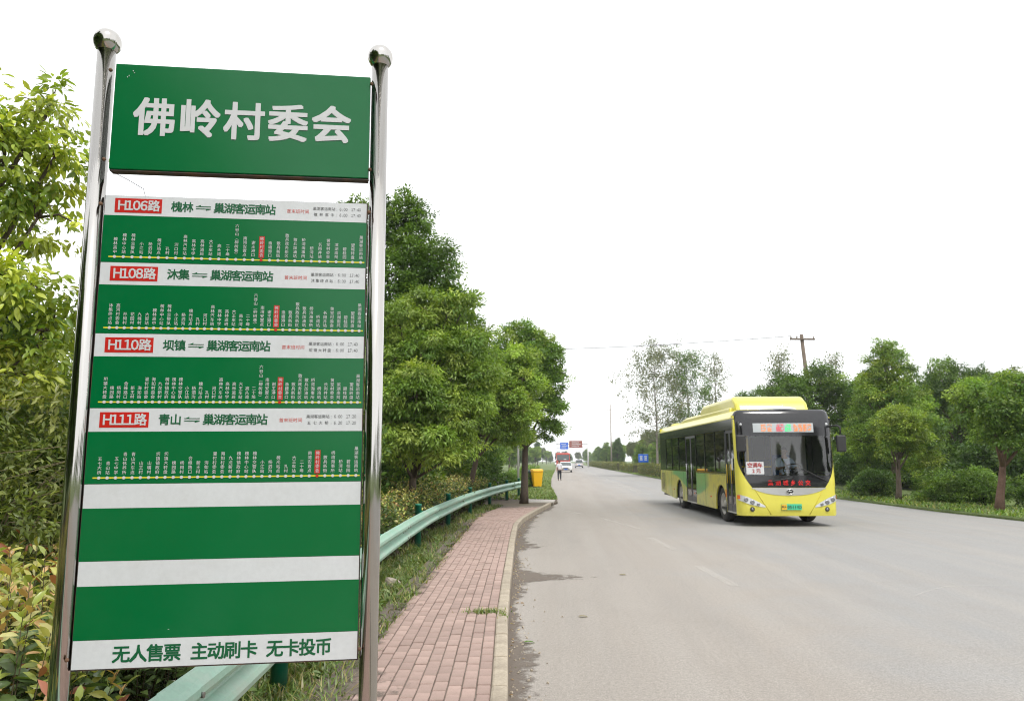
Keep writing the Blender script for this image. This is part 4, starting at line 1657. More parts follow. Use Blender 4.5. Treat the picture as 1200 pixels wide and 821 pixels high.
DARK = [((.034, .070, .014), 3), ((.050, .092, .018), 3), ((.080, .135, .024), 1.6), ((.15, .205, .036), .5)]
MID = [((.050, .098, .018), 2), ((.082, .145, .024), 3), ((.125, .190, .032), 2), ((.21, .26, .05), .8)]
LIGHT = [((.07, .125, .022), 2), ((.135, .205, .036), 3), ((.20, .275, .05), 2.2), ((.29, .34, .075), .9)]
YGREEN = [((.065, .115, .02), 2), ((.125, .175, .026), 2), ((.21, .25, .035), 2), ((.31, .31, .055), 1.3)]
DARK2 = [((.036, .072, .014), 2.5), ((.055, .10, .018), 3), ((.085, .145, .024), 2.2), ((.15, .21, .036), .9)]
YG3 = [((.085, .145, .024), 1.6), ((.15, .205, .03), 2.2), ((.24, .285, .04), 2.4), ((.34, .36, .06), 1.8)]
YG2 = [((.07, .125, .02), 2), ((.13, .19, .028), 2), ((.19, .245, .038), 2), ((.235, .27, .045), 1)]
DULL = [((.075, .10, .035), 2), ((.11, .13, .055), 2), ((.15, .16, .08), 1)]


def crown_mesh(name, lobes, ncl, per, leaf, pal, seed, rc=.22, detail=0, droop=.25, shell=.55, aspect=.46):
    rng = np.random.default_rng(seed)
    puffs = []
    rp = random.Random(seed + 1)
    for l in lobes:                              # every lobe breaks up into smaller puffs of foliage
        np_ = 7
        for q in range(np_):
            v = Vector((rp.gauss(0, 1), rp.gauss(0, 1), rp.gauss(.15, .9))).normalized()
            k_ = rp.uniform(.36, .52)
            puffs.append((l[0] + v.x * l[3] * .72, l[1] + v.y * l[4] * .72, l[2] + v.z * l[5] * .74, l[3] * k_, l[4] * k_, l[5] * k_ * .8))
    puffs += [(l[0], l[1], l[2], l[3] * .72, l[4] * .72, l[5] * .72) for l in lobes]
    lob = np.array(puffs, float)
    ptint = pick(pal, len(lob), rng) * rng.uniform(.62, 1.55, (len(lob), 1))
    pr = lob[:, 3] * lob[:, 4] + lob[:, 3] * lob[:, 5]
    ids = rng.choice(len(lob), ncl * 3, p=pr / pr.sum())
    d = unit(rng.normal(size=(len(ids), 3)) + [0, 0, .3])
    fac = np.where(rng.random(len(ids)) < .75, rng.uniform(.8, 1.04, len(ids)), rng.uniform(shell, .85, len(ids)))
    C = lob[ids, :3] + d * lob[ids, 3:6] * fac[:, None]
    keep = np.ones(len(C), bool)
    for j in range(len(lob)):
        q = np.linalg.norm((C - lob[j, :3]) / lob[j, 3:6], axis=1)
        keep &= ~((q < .62) & (ids != j) & (rng.random(len(C)) < .6))
    C, out, ids = C[keep][:ncl], d[keep][:ncl], ids[keep][:ncl]
    n = len(C)
    ctint = (ptint[ids] * .6 + pick(pal, n, rng) * .4) * rng.uniform(.85, 1.15, (n, 1))
    cr = rc * rng.uniform(.6, 1.35, n)
    k = rng.integers(int(per * .6), int(per * 1.4) + 1, n)
    idx = np.repeat(np.arange(n), k)
    m = len(idx)
    off = unit(rng.normal(size=(m, 3))) * (rng.random((m, 1)) ** .5) * [1, 1, .62]
    P = C[idx] + off * cr[idx][:, None]
    D = unit(off + out[idx] * .45 + [0, 0, -droop] + rng.normal(size=(m, 3)) * .35)
    Nn = unit(out[idx] * .45 + [0, 0, .8] + rng.normal(size=(m, 3)) * .45)
    L = leaf * rng.uniform(.65, 1.3, m)
    tint = ctint[idx] * rng.uniform(.75, 1.25, (m, 1))
    V, Fs, T = leaf_arrays(P, D, Nn, L, L * aspect, tint, detail)
    return np_mesh(name, V, Fs, T), C


def make_lobes(c, rx, rz, n, seed, spread=.62, size=(.38, .58)):
    r = random.Random(seed)
    out = [(c[0], c[1], c[2], rx * .72, rx * .72, rz * .78)]
    for i in range(n):
        a = 2 * math.pi * (i * .618 + r.random() * .2)
        t = -0.75 + 1.7 * (i + .5) / n
        w = math.sqrt(max(.05, 1 - (t * .92) ** 2)) * spread
        s = r.uniform(*size)
        out.append((c[0] + rx * w * math.cos(a), c[1] + rx * w * math.sin(a), c[2] + rz * t * .68, rx * s, rx * s, min(rz, rx * 1.1) * s * .85))
    return out


def cone_lobes(r, z0, z1, n, seed, dx=0.0):
    q = random.Random(seed)
    out = [(dx, 0, z0 + (z1 - z0) * .42, r * .62, r * .62, (z1 - z0) * .42)]
    for i in range(n):
        t = (i + .5) / n
        rr = r * (1 - .74 * t ** 1.5) * (.75 if t < .08 else 1)
        a = i * 2.39996 + q.uniform(-.3, .3)
        k = q.uniform(.36, .46) * r * (1 - .42 * t)
        out.append((dx + (rr - k * .75) * math.cos(a), (rr - k * .75) * math.sin(a), z0 + .25 + (z1 - z0 - .5) * t, k, k, k * .8))
    return out


def tree(name, label, loc, lobes, trunk_r, ncl, per, leaf, pal, seed, group=None, rc=.22, detail=0, bark=None, lean=(0, 0), droop=.25, shell=.55, twigs=40, aspect=.46):
    root = thing(name, loc, 0, label, 'tree', group)
    bark = bark or M_bark
    r = random.Random(seed)
    me, C = crown_mesh('crown', lobes, ncl, per, leaf, pal, seed, rc, detail, droop, shell, aspect)
    link_mesh('crown', me, M_leaf, root)
    c0 = lobes[0]
    zt = c0[2] + c0[5] * .5
    tp = []
    for t in lin(0, 1, 8):
        tp.append((c0[0] * t + lean[0] * math.sin(t * 3) + r.uniform(-.02, .02), c0[1] * t + r.uniform(-.02, .02), zt * t - .05))
    MB().tube(tp, [trunk_r * (1.25 if i == 0 else 1.05 - .85 * i / 8) for i in range(9)], 10).build('trunk', bark, root)
    lb = MB()
    for l in lobes[1:]:
        z0 = max(.42, min(.85, (l[2] / zt) * .62))
        b = Vector(tp[int(z0 * 8)])
        e = Vector(l[:3])
        m_ = (b + e) / 2 + Vector((r.uniform(-.1, .1), r.uniform(-.1, .1), r.uniform(0, .2)))
        lb.tube([b, m_, e], [trunk_r * .36, trunk_r * .25, trunk_r * .13], 6)
    for k in range(twigs):
        e = Vector(C[r.randrange(len(C))])
        l = min(lobes, key=lambda q: (Vector(q[:3]) - e).length)
        lb.tube([Vector(l[:3]), (Vector(l[:3]) + e) / 2 + Vector((0, 0, .06)), e], [trunk_r * .16, trunk_r * .1, trunk_r * .04], 4)
    lb.build('limbs', bark, root, fix=False)
    return root


def tl(root, loc, rz=0.0, s=1.0, label=None, group=None, sz=None):
    """a copy of a tree or shrub set elsewhere"""
    c = copy_tree(root)
    c.location = loc
    c.rotation_euler = (0, 0, rz)
    c.scale = (s, s, sz or s)
    if label:
        c['label'] = label
    if group:
        c['group'] = group
    return c


ZG = 0.075
# --- trees beside the stop
tree('roadside_tree', 'tall dark green tree rising above the paler tree beside the stop sign', (-2.95, 18.4, ZG),
     [(0, 0, 4.6, 1.35, 1.35, 2.9), (.15, 0, 8.15, .5, .5, .75), (-1.15, 0, 8.0, .45, .45, .5), (-.5, 0, 8.0, .45, .45, .5), (.5, .1, 7.4, .6, .62, .7), (-.55, 0, 7.3, .75, .7, .8), (1.0, -.2, 6.5, .75, .7, .75), (-1.0, 0, 6.3, .8, .7, .8), (1.1, 0, 5.6, .75, .7, .7), (1.45, .1, 5.5, .6, .6, .6), (1.6, .1, 4.8, .7, .7, .7), (.0, -.5, 6.2, .8, .7, .9),
      (-.95, -.3, 5.2, .8, .8, .8), (.9, -.3, 4.7, .85, .8, .75), (-.1, -.9, 4.4, .9, .8, .8), (1.3, .1, 4.05, .7, .7, .6), (-1.2, 0, 3.7, .9, .9, .8)],
     .14, 2700, 28, .095, DARK2, 31, rc=.19)
tree('roadside_tree', 'pale green maple-like tree overhanging the guardrail next to the sign', (-2.15, 15.6, ZG),
     [(.15, 0, 2.7, 1.05, 1.05, 1.15), (.2, -.3, 3.95, .62, .6, .45), (-.55, -.1, 3.6, .7, .7, .55), (.85, -.1, 3.35, .62, .62, .5), (.95, -.4, 2.55, .68, .66, .55), (.2, -.8, 2.9, .8, .7, .6),
      (-.7, -.5, 2.7, .75, .7, .6), (.55, -.7, 1.95, .7, .65, .42), (-.4, -.6, 1.85, .75, .7, .42), (1.2, 0, 3.0, .5, .5, .5), (1.05, .1, 1.85, .55, .5, .35), (.75, .2, 4.25, .5, .45, .4), (-.3, 0, 4.5, .6, .55, .5), (.7, .2, 4.75, .55, .5, .5), (1.05, .2, 4.9, .42, .4, .42), (1.2, .1, 4.05, .55, .5, .5), (.15, .2, 4.95, .6, .55, .5), (1.45, .1, 3.35, .5, .5, .45)],
     .10, 2600, 28, .092, LIGHT, 32, rc=.17, droop=.5, aspect=.36)
tree('roadside_tree', 'light green bushy tree between the maple-like tree and the tree with the bare black trunk', (-1.55, 23.8, ZG),
     make_lobes((1.0, 0, 3.65), 1.65, 2.15, 13, 5), .11, 2300, 26, .10, LIGHT, 33, rc=.19)
tree('roadside_tree', 'round dark green tree with a bare black trunk at the end of the guardrail', (.43, 27.5, ZG),
     [(.1, 0, 4.6, 1.3, 1.3, 1.9), (-.3, 0, 6.25, .75, .75, .75), (.45, 0, 6.0, .75, .75, .6), (1.0, -.1, 5.35, .72, .7, .72), (1.15, 0, 4.5, .6, .6, .6), (-.9, -.1, 5.5, .8, .8, .8), (-1.1, -.3, 4.4, .8, .8, .8),
      (.3, -.8, 5.0, .9, .8, .8), (-.3, -.9, 3.8, .9, .8, .7), (.75, -.4, 3.5, .75, .7, .6), (-.9, -.2, 3.1, .8, .8, .6), (.95, -.2, 2.75, .6, .6, .45), (-.3, -.5, 2.55, .8, .7, .45)],
     .15, 2400, 26, .10, MID, 34, rc=.19)
# --- the near tree beyond the sign's other post
tree('camphor_tree', 'camphor tree with drooping yellow-green leaves beyond the sign post', (-4.68, 5.7, ZG),
     [(0, 0, 3.75, .85, .95, .75), (-.05, 0, 4.55, .45, .5, .36), (.78, 0, 4.42, .24, .3, .26), (-.5, 0, 4.5, .6, .55, .5), (.55, -.1, 4.0, .45, .55, .42), (.86, .05, 4.1, .28, .35, .26), (.80, 0, 3.55, .42, .45, .34), (.15, -.3, 4.2, .5, .5, .36), (-.1, -.6, 3.6, .7, .5, .5),
      (.72, -.1, 2.95, .40, .5, .30), (.35, -.3, 2.75, .6, .6, .36), (-.6, -.5, 3.0, .8, .8, .4), (.95, .1, 2.6, .33, .4, .3), (.6, 0, 2.3, .5, .5, .3)],
     .09, 1050, 17, .080, YG3, 41, rc=.13, detail=1, droop=.6, shell=.4, twigs=120, aspect=.42)

# --- generic crowns that are copied further off
GT = []
for i, (pal, rx, rz, zc) in enumerate(((DARK, 1.9, 2.4, 4.4), (MID, 2.2, 2.3, 4.2), (LIGHT, 1.7, 1.9, 3.7), (DULL, 2.0, 2.5, 4.5), (DARK2, 2.5, 2.4, 4.4))):
    GT.append(tree('roadside_tree', 'x', (0, 0, -500), cone_lobes(rx * 1.02, 1.1, zc + rz, 20, 60 + i) if i < 2 else make_lobes((0, 0, zc), rx, rz, 14, 60 + i), .13, 1900, 22, .125, pal, 70 + i, rc=.24, twigs=14))

R_TREES = [
    # template, px, Y, scale, zscale, label
    (4, 945, 43, 1.2, 1.06, 'broad dark tree directly behind the bus and the leaning power pole'),
    (4, 879, 54, .95, 1.02, 'green tree whose top shows above the bus roof fairing'),
    (4, 1122, 39, .82, 1.05, 'dark tree standing behind the clipped bushes across the road'),
    (3, 1168, 41, 1.0, .98, 'dull olive tree among the darker trees across the road'),
    (4, 1205, 35, .85, .86, 'dark tree behind the tree with the bare reddish trunk across the road'),
    (4, 1085, 50, 1.1, 1.05, 'dark tree deep in the wood across the road, seen between nearer crowns'),
    (4, 1160, 52, 1.15, 1.05, 'dark tree deep in the wood behind the olive tree'),
    (4, 1220, 48, 1.1, 1.0, 'dark tree deep in the wood past the reddish trunk'),
    (0, 1010, 40, .9, .9, 'dark tree close behind the yellow-tipped tree across the road'),
]
for t, px, Y, s, szz, lab in R_TREES:
    tl(GT[t], ((px - 600) / F_PX * Y, Y, .08), px * .37, s, lab, sz=szz)
tree('roadside_tree', 'large yellow-tipped green tree standing opposite beside the bus front', (17.2, 33, .1),
     cone_lobes(2.3, 1.2, 7.05, 26, 6), .15, 2400, 25, .11, MID[:3] + [((.16, .225, .035), 1.8), ((.21, .25, .04), 1.0)], 35, rc=.21)
tree('roadside_tree', 'small light green tree on a thin trunk between two clipped bushes', (14.95, 28.6, .1),
     make_lobes((.25, 0, 2.7), 1.2, .95, 11, 8), .11, 1100, 24, .10, YG2, 36, rc=.18)
tree('roadside_tree', 'spreading tree with yellow leaf tips and a bare reddish trunk across the road', (15.05, 22.9, .1),
     make_lobes((.62, 0, 2.95), 1.65, 1.38, 15, 9), .13, 1900, 24, .10, MID[:3] + [((.19, .25, .04), 1.6)], 37, rc=.19,
     bark=mat('red_bark', (0.16, 0.095, 0.07), 0.95, var=0.3, scale=6, fine=0.2, bump=0.6, bump_scale=30))
# far line across the road
rt = random.Random(77)
n_f = 0
for a0 in range(58, 330, 7):
    lat = 15.0 + rt.uniform(-2, 4.5)
    p = road(lat, a0 + rt.uniform(-3, 3), .05)
    g = GT[n_f % 4]
    s = rt.uniform(.72, 1.05)
    tl(g, p, rt.uniform(0, 6), s, ['dark', 'mid green', 'light green', 'dull olive'][n_f % 4] + ' tree in the distant row beyond the hedges along the road', 'distant trees across the road')
    n_f += 1
# far trees on the stop's side of the road, and the wood behind the sign
for a0 in range(60, 300, 13):
    p = road(-6.0 - rt.uniform(0, 3.0) - a0 * .012, a0 + rt.uniform(-3, 3), .05)
    tl(GT[n_f % 4], p, rt.uniform(0, 6), rt.uniform(.7, 1.0), ['dark', 'mid green', 'light green', 'dull olive'][n_f % 4] + ' tree in the distant row past the yellow bin', 'distant trees past the bin')
    n_f += 1
for k, (x, y, s, t) in enumerate(((-5.2, 21, .95, 0), (-4.0, 28, .95, 0), (-2.0, 33, .9, 1), (-6.3, 13.5, .62, 1), (-5.0, 10.0, .52, 0), (-7.5, 18, .7, 3), (-1.0, 38, .9, 3), (-6.9, 8.6, .55, 2), (-8.5, 12, .7, 0))):
    tl(GT[t], (x, y, ZG), k * 1.1, s, ['dark', 'mid green', 'light green', 'dull olive'][t] + ' tree in the wood hidden behind the stop sign and roadside trees', 'trees in the wood behind the stop')
for k, (x, y, s, t) in enumerate(((-5.2, 0.4, 1.2, 0), (-4.9, -2.8, 1.3, 0), (-4.5, -6.2, 1.35, 0), (-4.2, -10, 1.4, 1), (-4.2, -14.5, 1.4, 0), (-8.5, -3.0, 1.5, 0), (-8.5, 3.0, 1.25, 0), (-8, -9, 1.6, 1))):
    tl(GT[t], (x, y, ZG), k * 1.3, s, ['dark', 'mid green', 'light green', 'dull olive'][t] + ' tree of the same wood further back along the pavement', 'trees back along the pavement')
for k, a0 in enumerate(range(-46, 12, 6)):
    tl(GT[(0, 1, 0, 3)[k % 4]], road(17 + (k * 37 % 5), a0, .05), k * 1.7, 1.0 + .1 * (k % 3), ['dark', 'mid green', 'dark', 'dull olive'][k % 4] + ' tree across the road on the near side of the reddish trunk', 'trees across the road before the bus')
for k, (lat, a0) in enumerate(((-9, 75), (-12, 95), (-8, 118), (-14, 130), (-9, 160), (-12, 190), (-7, 215), (-14, 240), (-8, 270), (-11, 320), (-6, 350), (-9, 400), (-5, 430), (14, 380), (17, 430), (12, 470), (-7, 500), (-12, 80), (-18, 70), (-16, 110), (-22, 90))):
    tl(GT[k % 4], road(lat, a0, .03), k * 1.9, 1.05 + .12 * (k % 3), ['dark', 'mid green', 'light green', 'dull olive'][k % 4] + ' tree in the belt closing off the end of the road', 'trees closing off the road')
for k in range(16):
    tl(GT[k % 4], road(-38 + k * 5.2 + (k * 7 % 3), 560 + (k * 13 % 5) * 9, .0), k * 2.3, 1.1 + .15 * (k % 3), ['dark', 'mid green', 'light green', 'dull olive'][k % 4] + ' tree in the hazy belt where the road bends away', 'hazy trees at the bend')
for g in GT:                                    # the templates themselves
    for ch in list(g.children):
        bpy.data.objects.remove(ch)
    bpy.data.objects.remove(g)


# --- sparse poplars behind the bus
def poplar(label, loc, h, r0, ncl, seed, pal=DULL):
    root = thing('poplar_tree', loc, 0, label, 'tree', None)
    rng = np.random.default_rng(seed)
    r = random.Random(seed)
    tp = [(r.uniform(-.1, .1) * t * 2, r.uniform(-.1, .1), h * t) for t in lin(0, 1, 9)]
    MB().tube(tp, [.13 * (1 - .93 * i / 9) + .012 for i in range(10)], 8).build('trunk', M_barkp, root)
    lb, ends = MB(), []
    for k in range(64):
        t = .22 + .76 * k / 64
        b = Vector(tp[min(8, int(t * 9))]).lerp(Vector(tp[min(9, int(t * 9) + 1)]), (t * 9) % 1)
        a = k * 2.4 + r.uniform(-.4, .4)
        ln = r0 * (1.05 - abs(t - .5) * 1.25) * r.uniform(.6, 1.15)
        e = b + Vector((math.cos(a) * ln, math.sin(a) * ln, ln * r.uniform(.55, 1.1)))
        mid = b.lerp(e, .5) + Vector((0, 0, -.05 * ln))
        lb.tube([b, mid, e], [.035 * (1.1 - t), .022 * (1.1 - t) + .004, .005], 4)
        for q in range(7):
            u_ = r.uniform(.3, 1.08)
            ends.append(b.lerp(e, u_) + Vector((r.gauss(0, .16), r.gauss(0, .16), r.gauss(0, .16))) * r0 * .6)
    lb.build('limbs', M_barkp, root, fix=False)
    r.shuffle(ends)
    C = np.array([tuple(e) for e in ends[:ncl]])
    k = rng.integers(12, 36, len(C))
    idx = np.repeat(np.arange(len(C)), k)
    m = len(idx)
    off = rng.normal(size=(m, 3)) * .2
    P = C[idx] + off
    D = unit(off + rng.normal(size=(m, 3)) * .15 + [0, 0, -.15])
    Nn = unit(rng.normal(size=(m, 3)) + [0, 0, .4])
    L = .155 * rng.uniform(.6, 1.3, m)
    T = pick(pal, len(C), rng)[idx] * rng.uniform(.75, 1.25, (m, 1))
    V, Fs, T = leaf_arrays(P, D, Nn, L, L * .75, T)
    link_mesh('crown', np_mesh('crown', V, Fs, T), M_leaf, root)
    return root


def at_px(px, Y, z=0.05):
    return ((px - 600) / F_PX * Y, Y, z)


GREY_G = [((.10, .115, .06), 2), ((.15, .155, .10), 2), ((.075, .10, .04), 1)]
poplar('thin grey-green poplar with sparse leaves behind the rear of the bus', at_px(768, 74), 12.7, 3.9, 448, 91, GREY_G)
poplar('greener poplar with an upright crown behind the bus roof', at_px(806, 76), 12.6, 3.0, 448, 92, MID[:2] + DULL[:1])
poplar('nearly bare slender poplar beside the greener poplar', at_px(838, 80), 12.9, 1.8, 190, 93, GREY_G)
poplar('scraggy poplar rising beside the leaning power pole', at_px(915, 66), 11.3, 1.9, 170, 94, GREY_G)
poplar('sparse poplar top behind the dark trees across the road', at_px(978, 70), 11.6, 1.7, 160, 95, GREY_G)


# --- rounded bushes across the road
def bush(name, label, loc, r, h, pal, seed, ncl=520, leaf=.085, group=None):
    root = thing(name, loc, 0, label, 'bush', group)
    lob = [(0, 0, h * .5, r * .8, r * .8, h * .45)]
    rr = random.Random(seed)
    for i in range(9):
        a = i * 2.4
        lob.append((r * .5 * math.cos(a), r * .5 * math.sin(a), h * (rr.uniform(.2, .68) if i % 2 else .22), r * .52, r * .52, h * .30))
    me, C = crown_mesh('foliage', lob, ncl, 22, leaf, pal, seed, rc=.17, droop=.05)
    link_mesh('foliage', me, M_leaf, root)
    st_ = MB()
    for k in range(7):
        a = k * .9
        st_.tube([(.05 * math.cos(a), .05 * math.sin(a), -.05), (r * .4 * math.cos(a), r * .4 * math.sin(a), h * .6)], [.025, .008], 5)
    st_.build('stem', M_stem, root)
    return root


B1 = bush('round_bush', 'dark rounded bush on the verge close beside the bus', at_px(1016, 31.5, .1), 1.05, 1.35, DARK, 51)
B2 = bush('round_bush', 'low spreading bush on the verge between the two thin trunks', at_px(1092, 27.3, .1), .95, 1.15, MID, 52)
B3 = bush('round_bush', 'taller light green bush beside the bare reddish trunk', at_px(1140, 26.2, .1), .95, 1.42, MID[:3] + LIGHT[:2], 53)
tl(B3, at_px(1208, 25.0, .1), 2.0, .8, 'small green bush on the far side of the reddish trunk')
k = 0
for a0 in np.arange(14, 66, 1.6):
    lat = (20.5 if k % 2 else 23.5) + rt.uniform(-.6, 1.6) - max(0, a0 - 40) * .12
    s = rt.uniform(1.9, 2.6)
    tl(B1, road(lat, a0, .05), rt.uniform(0, 6), s, 'dark undergrowth bush in the shade under the trees across the road', 'undergrowth bushes across the road', sz=s * 1.05)
    k += 1
for a0 in np.arange(8, 31, 1.5):
    p = road(-5.3 + rt.uniform(-.5, .5) + max(0, a0 - 16) * .09, a0, .05)
    s = rt.uniform(1.35, 1.9)
    tl((B1, B2)[k % 2], p, rt.uniform(0, 6), s, 'dark undergrowth bush in the shade behind the roadside hedge', 'undergrowth bushes behind the hedge', sz=s * 1.1)
    k += 1
for x, y, s in ((.1, 41, .8), (.55, 44, .9), (.9, 49, .95), (1.3, 54, .9), (1.5, 62, 1.0)):
    tl(B3, (x, y, .07), x * 4, s, 'yellowish shrub on the grass behind the yellow bin', 'shrubs behind the bin')


# --- clipped hedges along the far verge
def hedge(label, a0, a1, lat, h, w, seed):
    rng = np.random.default_rng(seed)
    root = thing('clipped_hedge', (0, 0, 0), 0, label, 'hedge', None)
    n = int((a1 - a0) * 190)
    A = rng.uniform(a0, a1, n)
    face = rng.random(n)
    lt = np.where(face < .45, -w / 2, rng.uniform(-w / 2, w / 2, n)) + rng.normal(size=n) * .04
    z = np.where(face < .45, rng.uniform(.05, h, n), h) + rng.normal(size=n) * .05
    c, s = math.cos(TH), math.sin(TH)
    P = np.stack([(lat + lt) * c + A * s, -(lat + lt) * s + A * c, z], 1)
    D = unit(rng.normal(size=(n, 3)) + [-.3, -.2, .4])
    Nn = unit(np.where((face < .45)[:, None], [-1., -.2, .5], [0, 0, 1.]) + rng.normal(size=(n, 3)) * .4)
    L = .16 * rng.uniform(.6, 1.3, n)
    T = pick([((.10, .115, .03), 2), ((.16, .15, .045), 2), ((.07, .10, .025), 2)], n, rng) * rng.uniform(.8, 1.2, (n, 1))
    V, Fs, T = leaf_arrays(P, D, Nn, L, L * .6, T)
    link_mesh('foliage', np_mesh('foliage', V, Fs, T), M_leaf, root)
    core = MB()
    a, b, c_, d_ = road(lat - w / 2 + .06, a0 + .1), road(lat + w / 2, a0 + .1), road(lat + w / 2, a1 - .1), road(lat - w / 2 + .06, a1 - .1)
    core.prism([(p.x, p.y) for p in (a, b, c_, d_)], 'Z', .02, h - .07)
    core.build('branches', mat('hedge_core', (.055, .052, .025), .95, var=.4, scale=3), root)
    return root


hedge('clipped hedge running along the far verge out from behind the bus', 48, 88, 10.0, 1.2, 1.3, 81)
hedge('short clipped hedge between two gaps on the far verge', 94, 114, 10.0, 1.1, 1.3, 82)
hedge('long clipped hedge in front of the distant trees by the road', 120, 230, 10.1, 1.3, 1.4, 83)

# --- photinia hedge behind the guardrail
YOUNG = [((.33, .32, .08), 2), ((.40, .25, .11), 1.2), ((.22, .26, .06), 2.4), ((.34, .32, .13), 1), ((.24, .09, .05), .3)]
OLD = [((.055, .085, .032), 2), ((.075, .115, .04), 2), ((.10, .15, .045), 1.3)]


def shoot_leaves(seed, nsh, r, h, leaf, per=24, young=.24):
    """upright shoots with spiralling leaves; the newest leaves at the shoot tips are copper and yellow"""
    rng = np.random.default_rng(seed)
    Ps, Ds, Ns, Ls, Ts, stems = [], [], [], [], [], []
    for i in range(nsh):
        a, q = rng.uniform(0, 6.283), r * math.sqrt(rng.random())
        b = np.array([q * .75 * math.cos(a), q * .75 * math.sin(a), .05])
        hh = h * rng.uniform(.62, 1.05) * (1 - .22 * (q / r) ** 2)
        t = b + [q * .35 * math.cos(a) + rng.normal() * .06, q * .35 * math.sin(a) + rng.normal() * .06, hh]
        stems.append((b, t))
        fy = young * rng.uniform(.5, 1.5)
        for k in range(per):
            u = .22 + .78 * (k + rng.random() * .5) / per
            p = b + (t - b) * u
            an = k * 2.4 + i
            d = np.array([math.cos(an), math.sin(an), .1 + 1.2 * max(0, u - .7) * 3 + rng.normal() * .45])
            isy = u > 1 - fy
            Ps.append(p)
            Ds.append(d)
            Ns.append(np.array([-.4 * math.cos(an), -.4 * math.sin(an), 1]) + rng.normal(size=3) * .55)
            Ls.append(leaf * (rng.uniform(.55, .9) if isy else rng.uniform(.8, 1.35)))
            Ts.append((pick(YOUNG, 1, rng)[0] if isy else pick(OLD, 1, rng)[0]) * rng.uniform(.75, 1.25))
    return [np.array(x) for x in (Ps, Ds, Ns, Ls, Ts)], stems


def photinia(label, loc, seed, group, detail, nsh=64, r=.5, h=1.12, leaf=.085, per=24, single=0, young=.24):
    root = thing('photinia_shrub', loc, 0, label, 'shrub', group)
    (P, D, Nn, L, T), stems = shoot_leaves(seed, nsh, r, h, leaf, per, young)
    if single:
        # the leaves nearest the open side become leaf objects of their own
        dist = np.linalg.norm(P + np.array(loc) - [0, 0, 1.65], axis=1)
        order = np.argsort(dist)
        near_, rest = order[:single], order[single:]
        for i in near_:
            V, Fs, TT = leaf_arrays(P[i:i + 1] * 0, D[i:i + 1], Nn[i:i + 1], L[i:i + 1], L[i:i + 1] * .40, T[i:i + 1], 1)
            o_ = link_mesh('leaf', np_mesh('leaf', V, Fs, TT), M_leafg, root)
            o_.location = P[i]
        P, D, Nn, L, T = (x[rest] for x in (P, D, Nn, L, T))
    V, Fs, TT = leaf_arrays(P, D, Nn, L, L * .40, T, detail)
    link_mesh('foliage', np_mesh('foliage', V, Fs, TT), M_leafg, root)
    sm_ = MB()
    for b, t in stems:
        sm_.tube([b, (b + t) / 2 + [.01, .01, 0], t], [.005, .0035, .0015], 4)
    sm_.build('stem', M_stem, root, fix=False)
    return root


PG = 'photinia shrubs behind the guardrail'
PL = 'photinia shrub with coppery young leaves in the row behind the green guardrail'
photinia('glossy photinia with yellow shoot tips right behind the sign post', (-2.22, 3.05, ZG), 61, PG, 1, nsh=105, h=1.17, leaf=.098, per=34, single=160, young=.26)
photinia('photinia of dark glossy leaves under the bottom edge of the sign board', (-1.88, 2.35, ZG), 62, PG, 1, nsh=50, r=.42, h=.74, leaf=.11, per=30, single=100, young=.08)
ph = [photinia(PL, (-2.5, 3.75, ZG), 63, PG, 1, nsh=95, h=1.12, leaf=.095, per=32, young=.26), photinia(PL, (-2.25, 4.5, ZG), 64, PG, 0, nsh=80, leaf=.085, young=.15), photinia(PL, (-2.35, 5.4, ZG), 65, PG, 0, nsh=80, leaf=.085, young=.12)]
yy = 6.2
kk = 0
while yy < 26.5:
    i = min(range(len(rail_even)), key=lambda q: abs(rail_even[q][1] - yy))
    p, t, n = rail_frame(i)
    for d_ in (.62, 1.25):
        c_ = p - n * (d_ + rt.uniform(-.1, .1))
        s = rt.uniform(.9, 1.12)
        tl(ph[1 + kk % 2], (c_.x, c_.y + rt.uniform(-.2, .2), ZG), rt.uniform(0, 6), s, sz=s * (.95 if d_ < 1 else 1.02) * rt.uniform(.9, 1.08))
        kk += 1
    yy += .78
for x, y in ((-2.9, 2.9), (-3.3, 4.3), (-2.9, 1.9), (-3.0, 5.0), (-2.2, 1.3), (-2.3, .3), (-2.2, -.8), (-2.3, -1.8), (-2.2, -2.9)):
    tl(ph[0], (x, y, ZG), x * 7, 1.0)


# --- tall twiggy shrubs behind the photinia
def twiggy(label, loc, r, h, seed, ncl, per, leaf, pal, twigs):
    root = thing('tall_shrub', loc, 0, label, 'shrub', 'tall shrubs behind the photinia')
    rr = random.Random(seed)
    lob = make_lobes((0, 0, h * .55), r, h * .5, 10, seed, spread=.7)
    me, C = crown_mesh('foliage', lob, ncl, per, leaf, pal, seed, rc=.2, droop=.35, shell=.3, aspect=.36)
    link_mesh('foliage', me, M_leaf, root)
    tw = MB()
    for k in range(twigs):
        a = rr.uniform(0, 6.283)
        b = Vector((r * .25 * math.cos(a), r * .25 * math.sin(a), rr.uniform(0, .3)))
        hh = h * rr.uniform(.4, .85)
        q = r * rr.uniform(.8, 1.25)
        m1 = b + Vector((q * .4 * math.cos(a), q * .4 * math.sin(a), hh * .8))
        e = b + Vector((q * math.cos(a + .3), q * math.sin(a + .3), hh * rr.uniform(.7, 1.05)))
        tw.tube([b, b.lerp(m1, .6) + Vector((0, 0, .1)), m1, e], [.009, .007, .004, .0015], 4)
    tw.build('twigs', M_twig, root, fix=False)
    return root


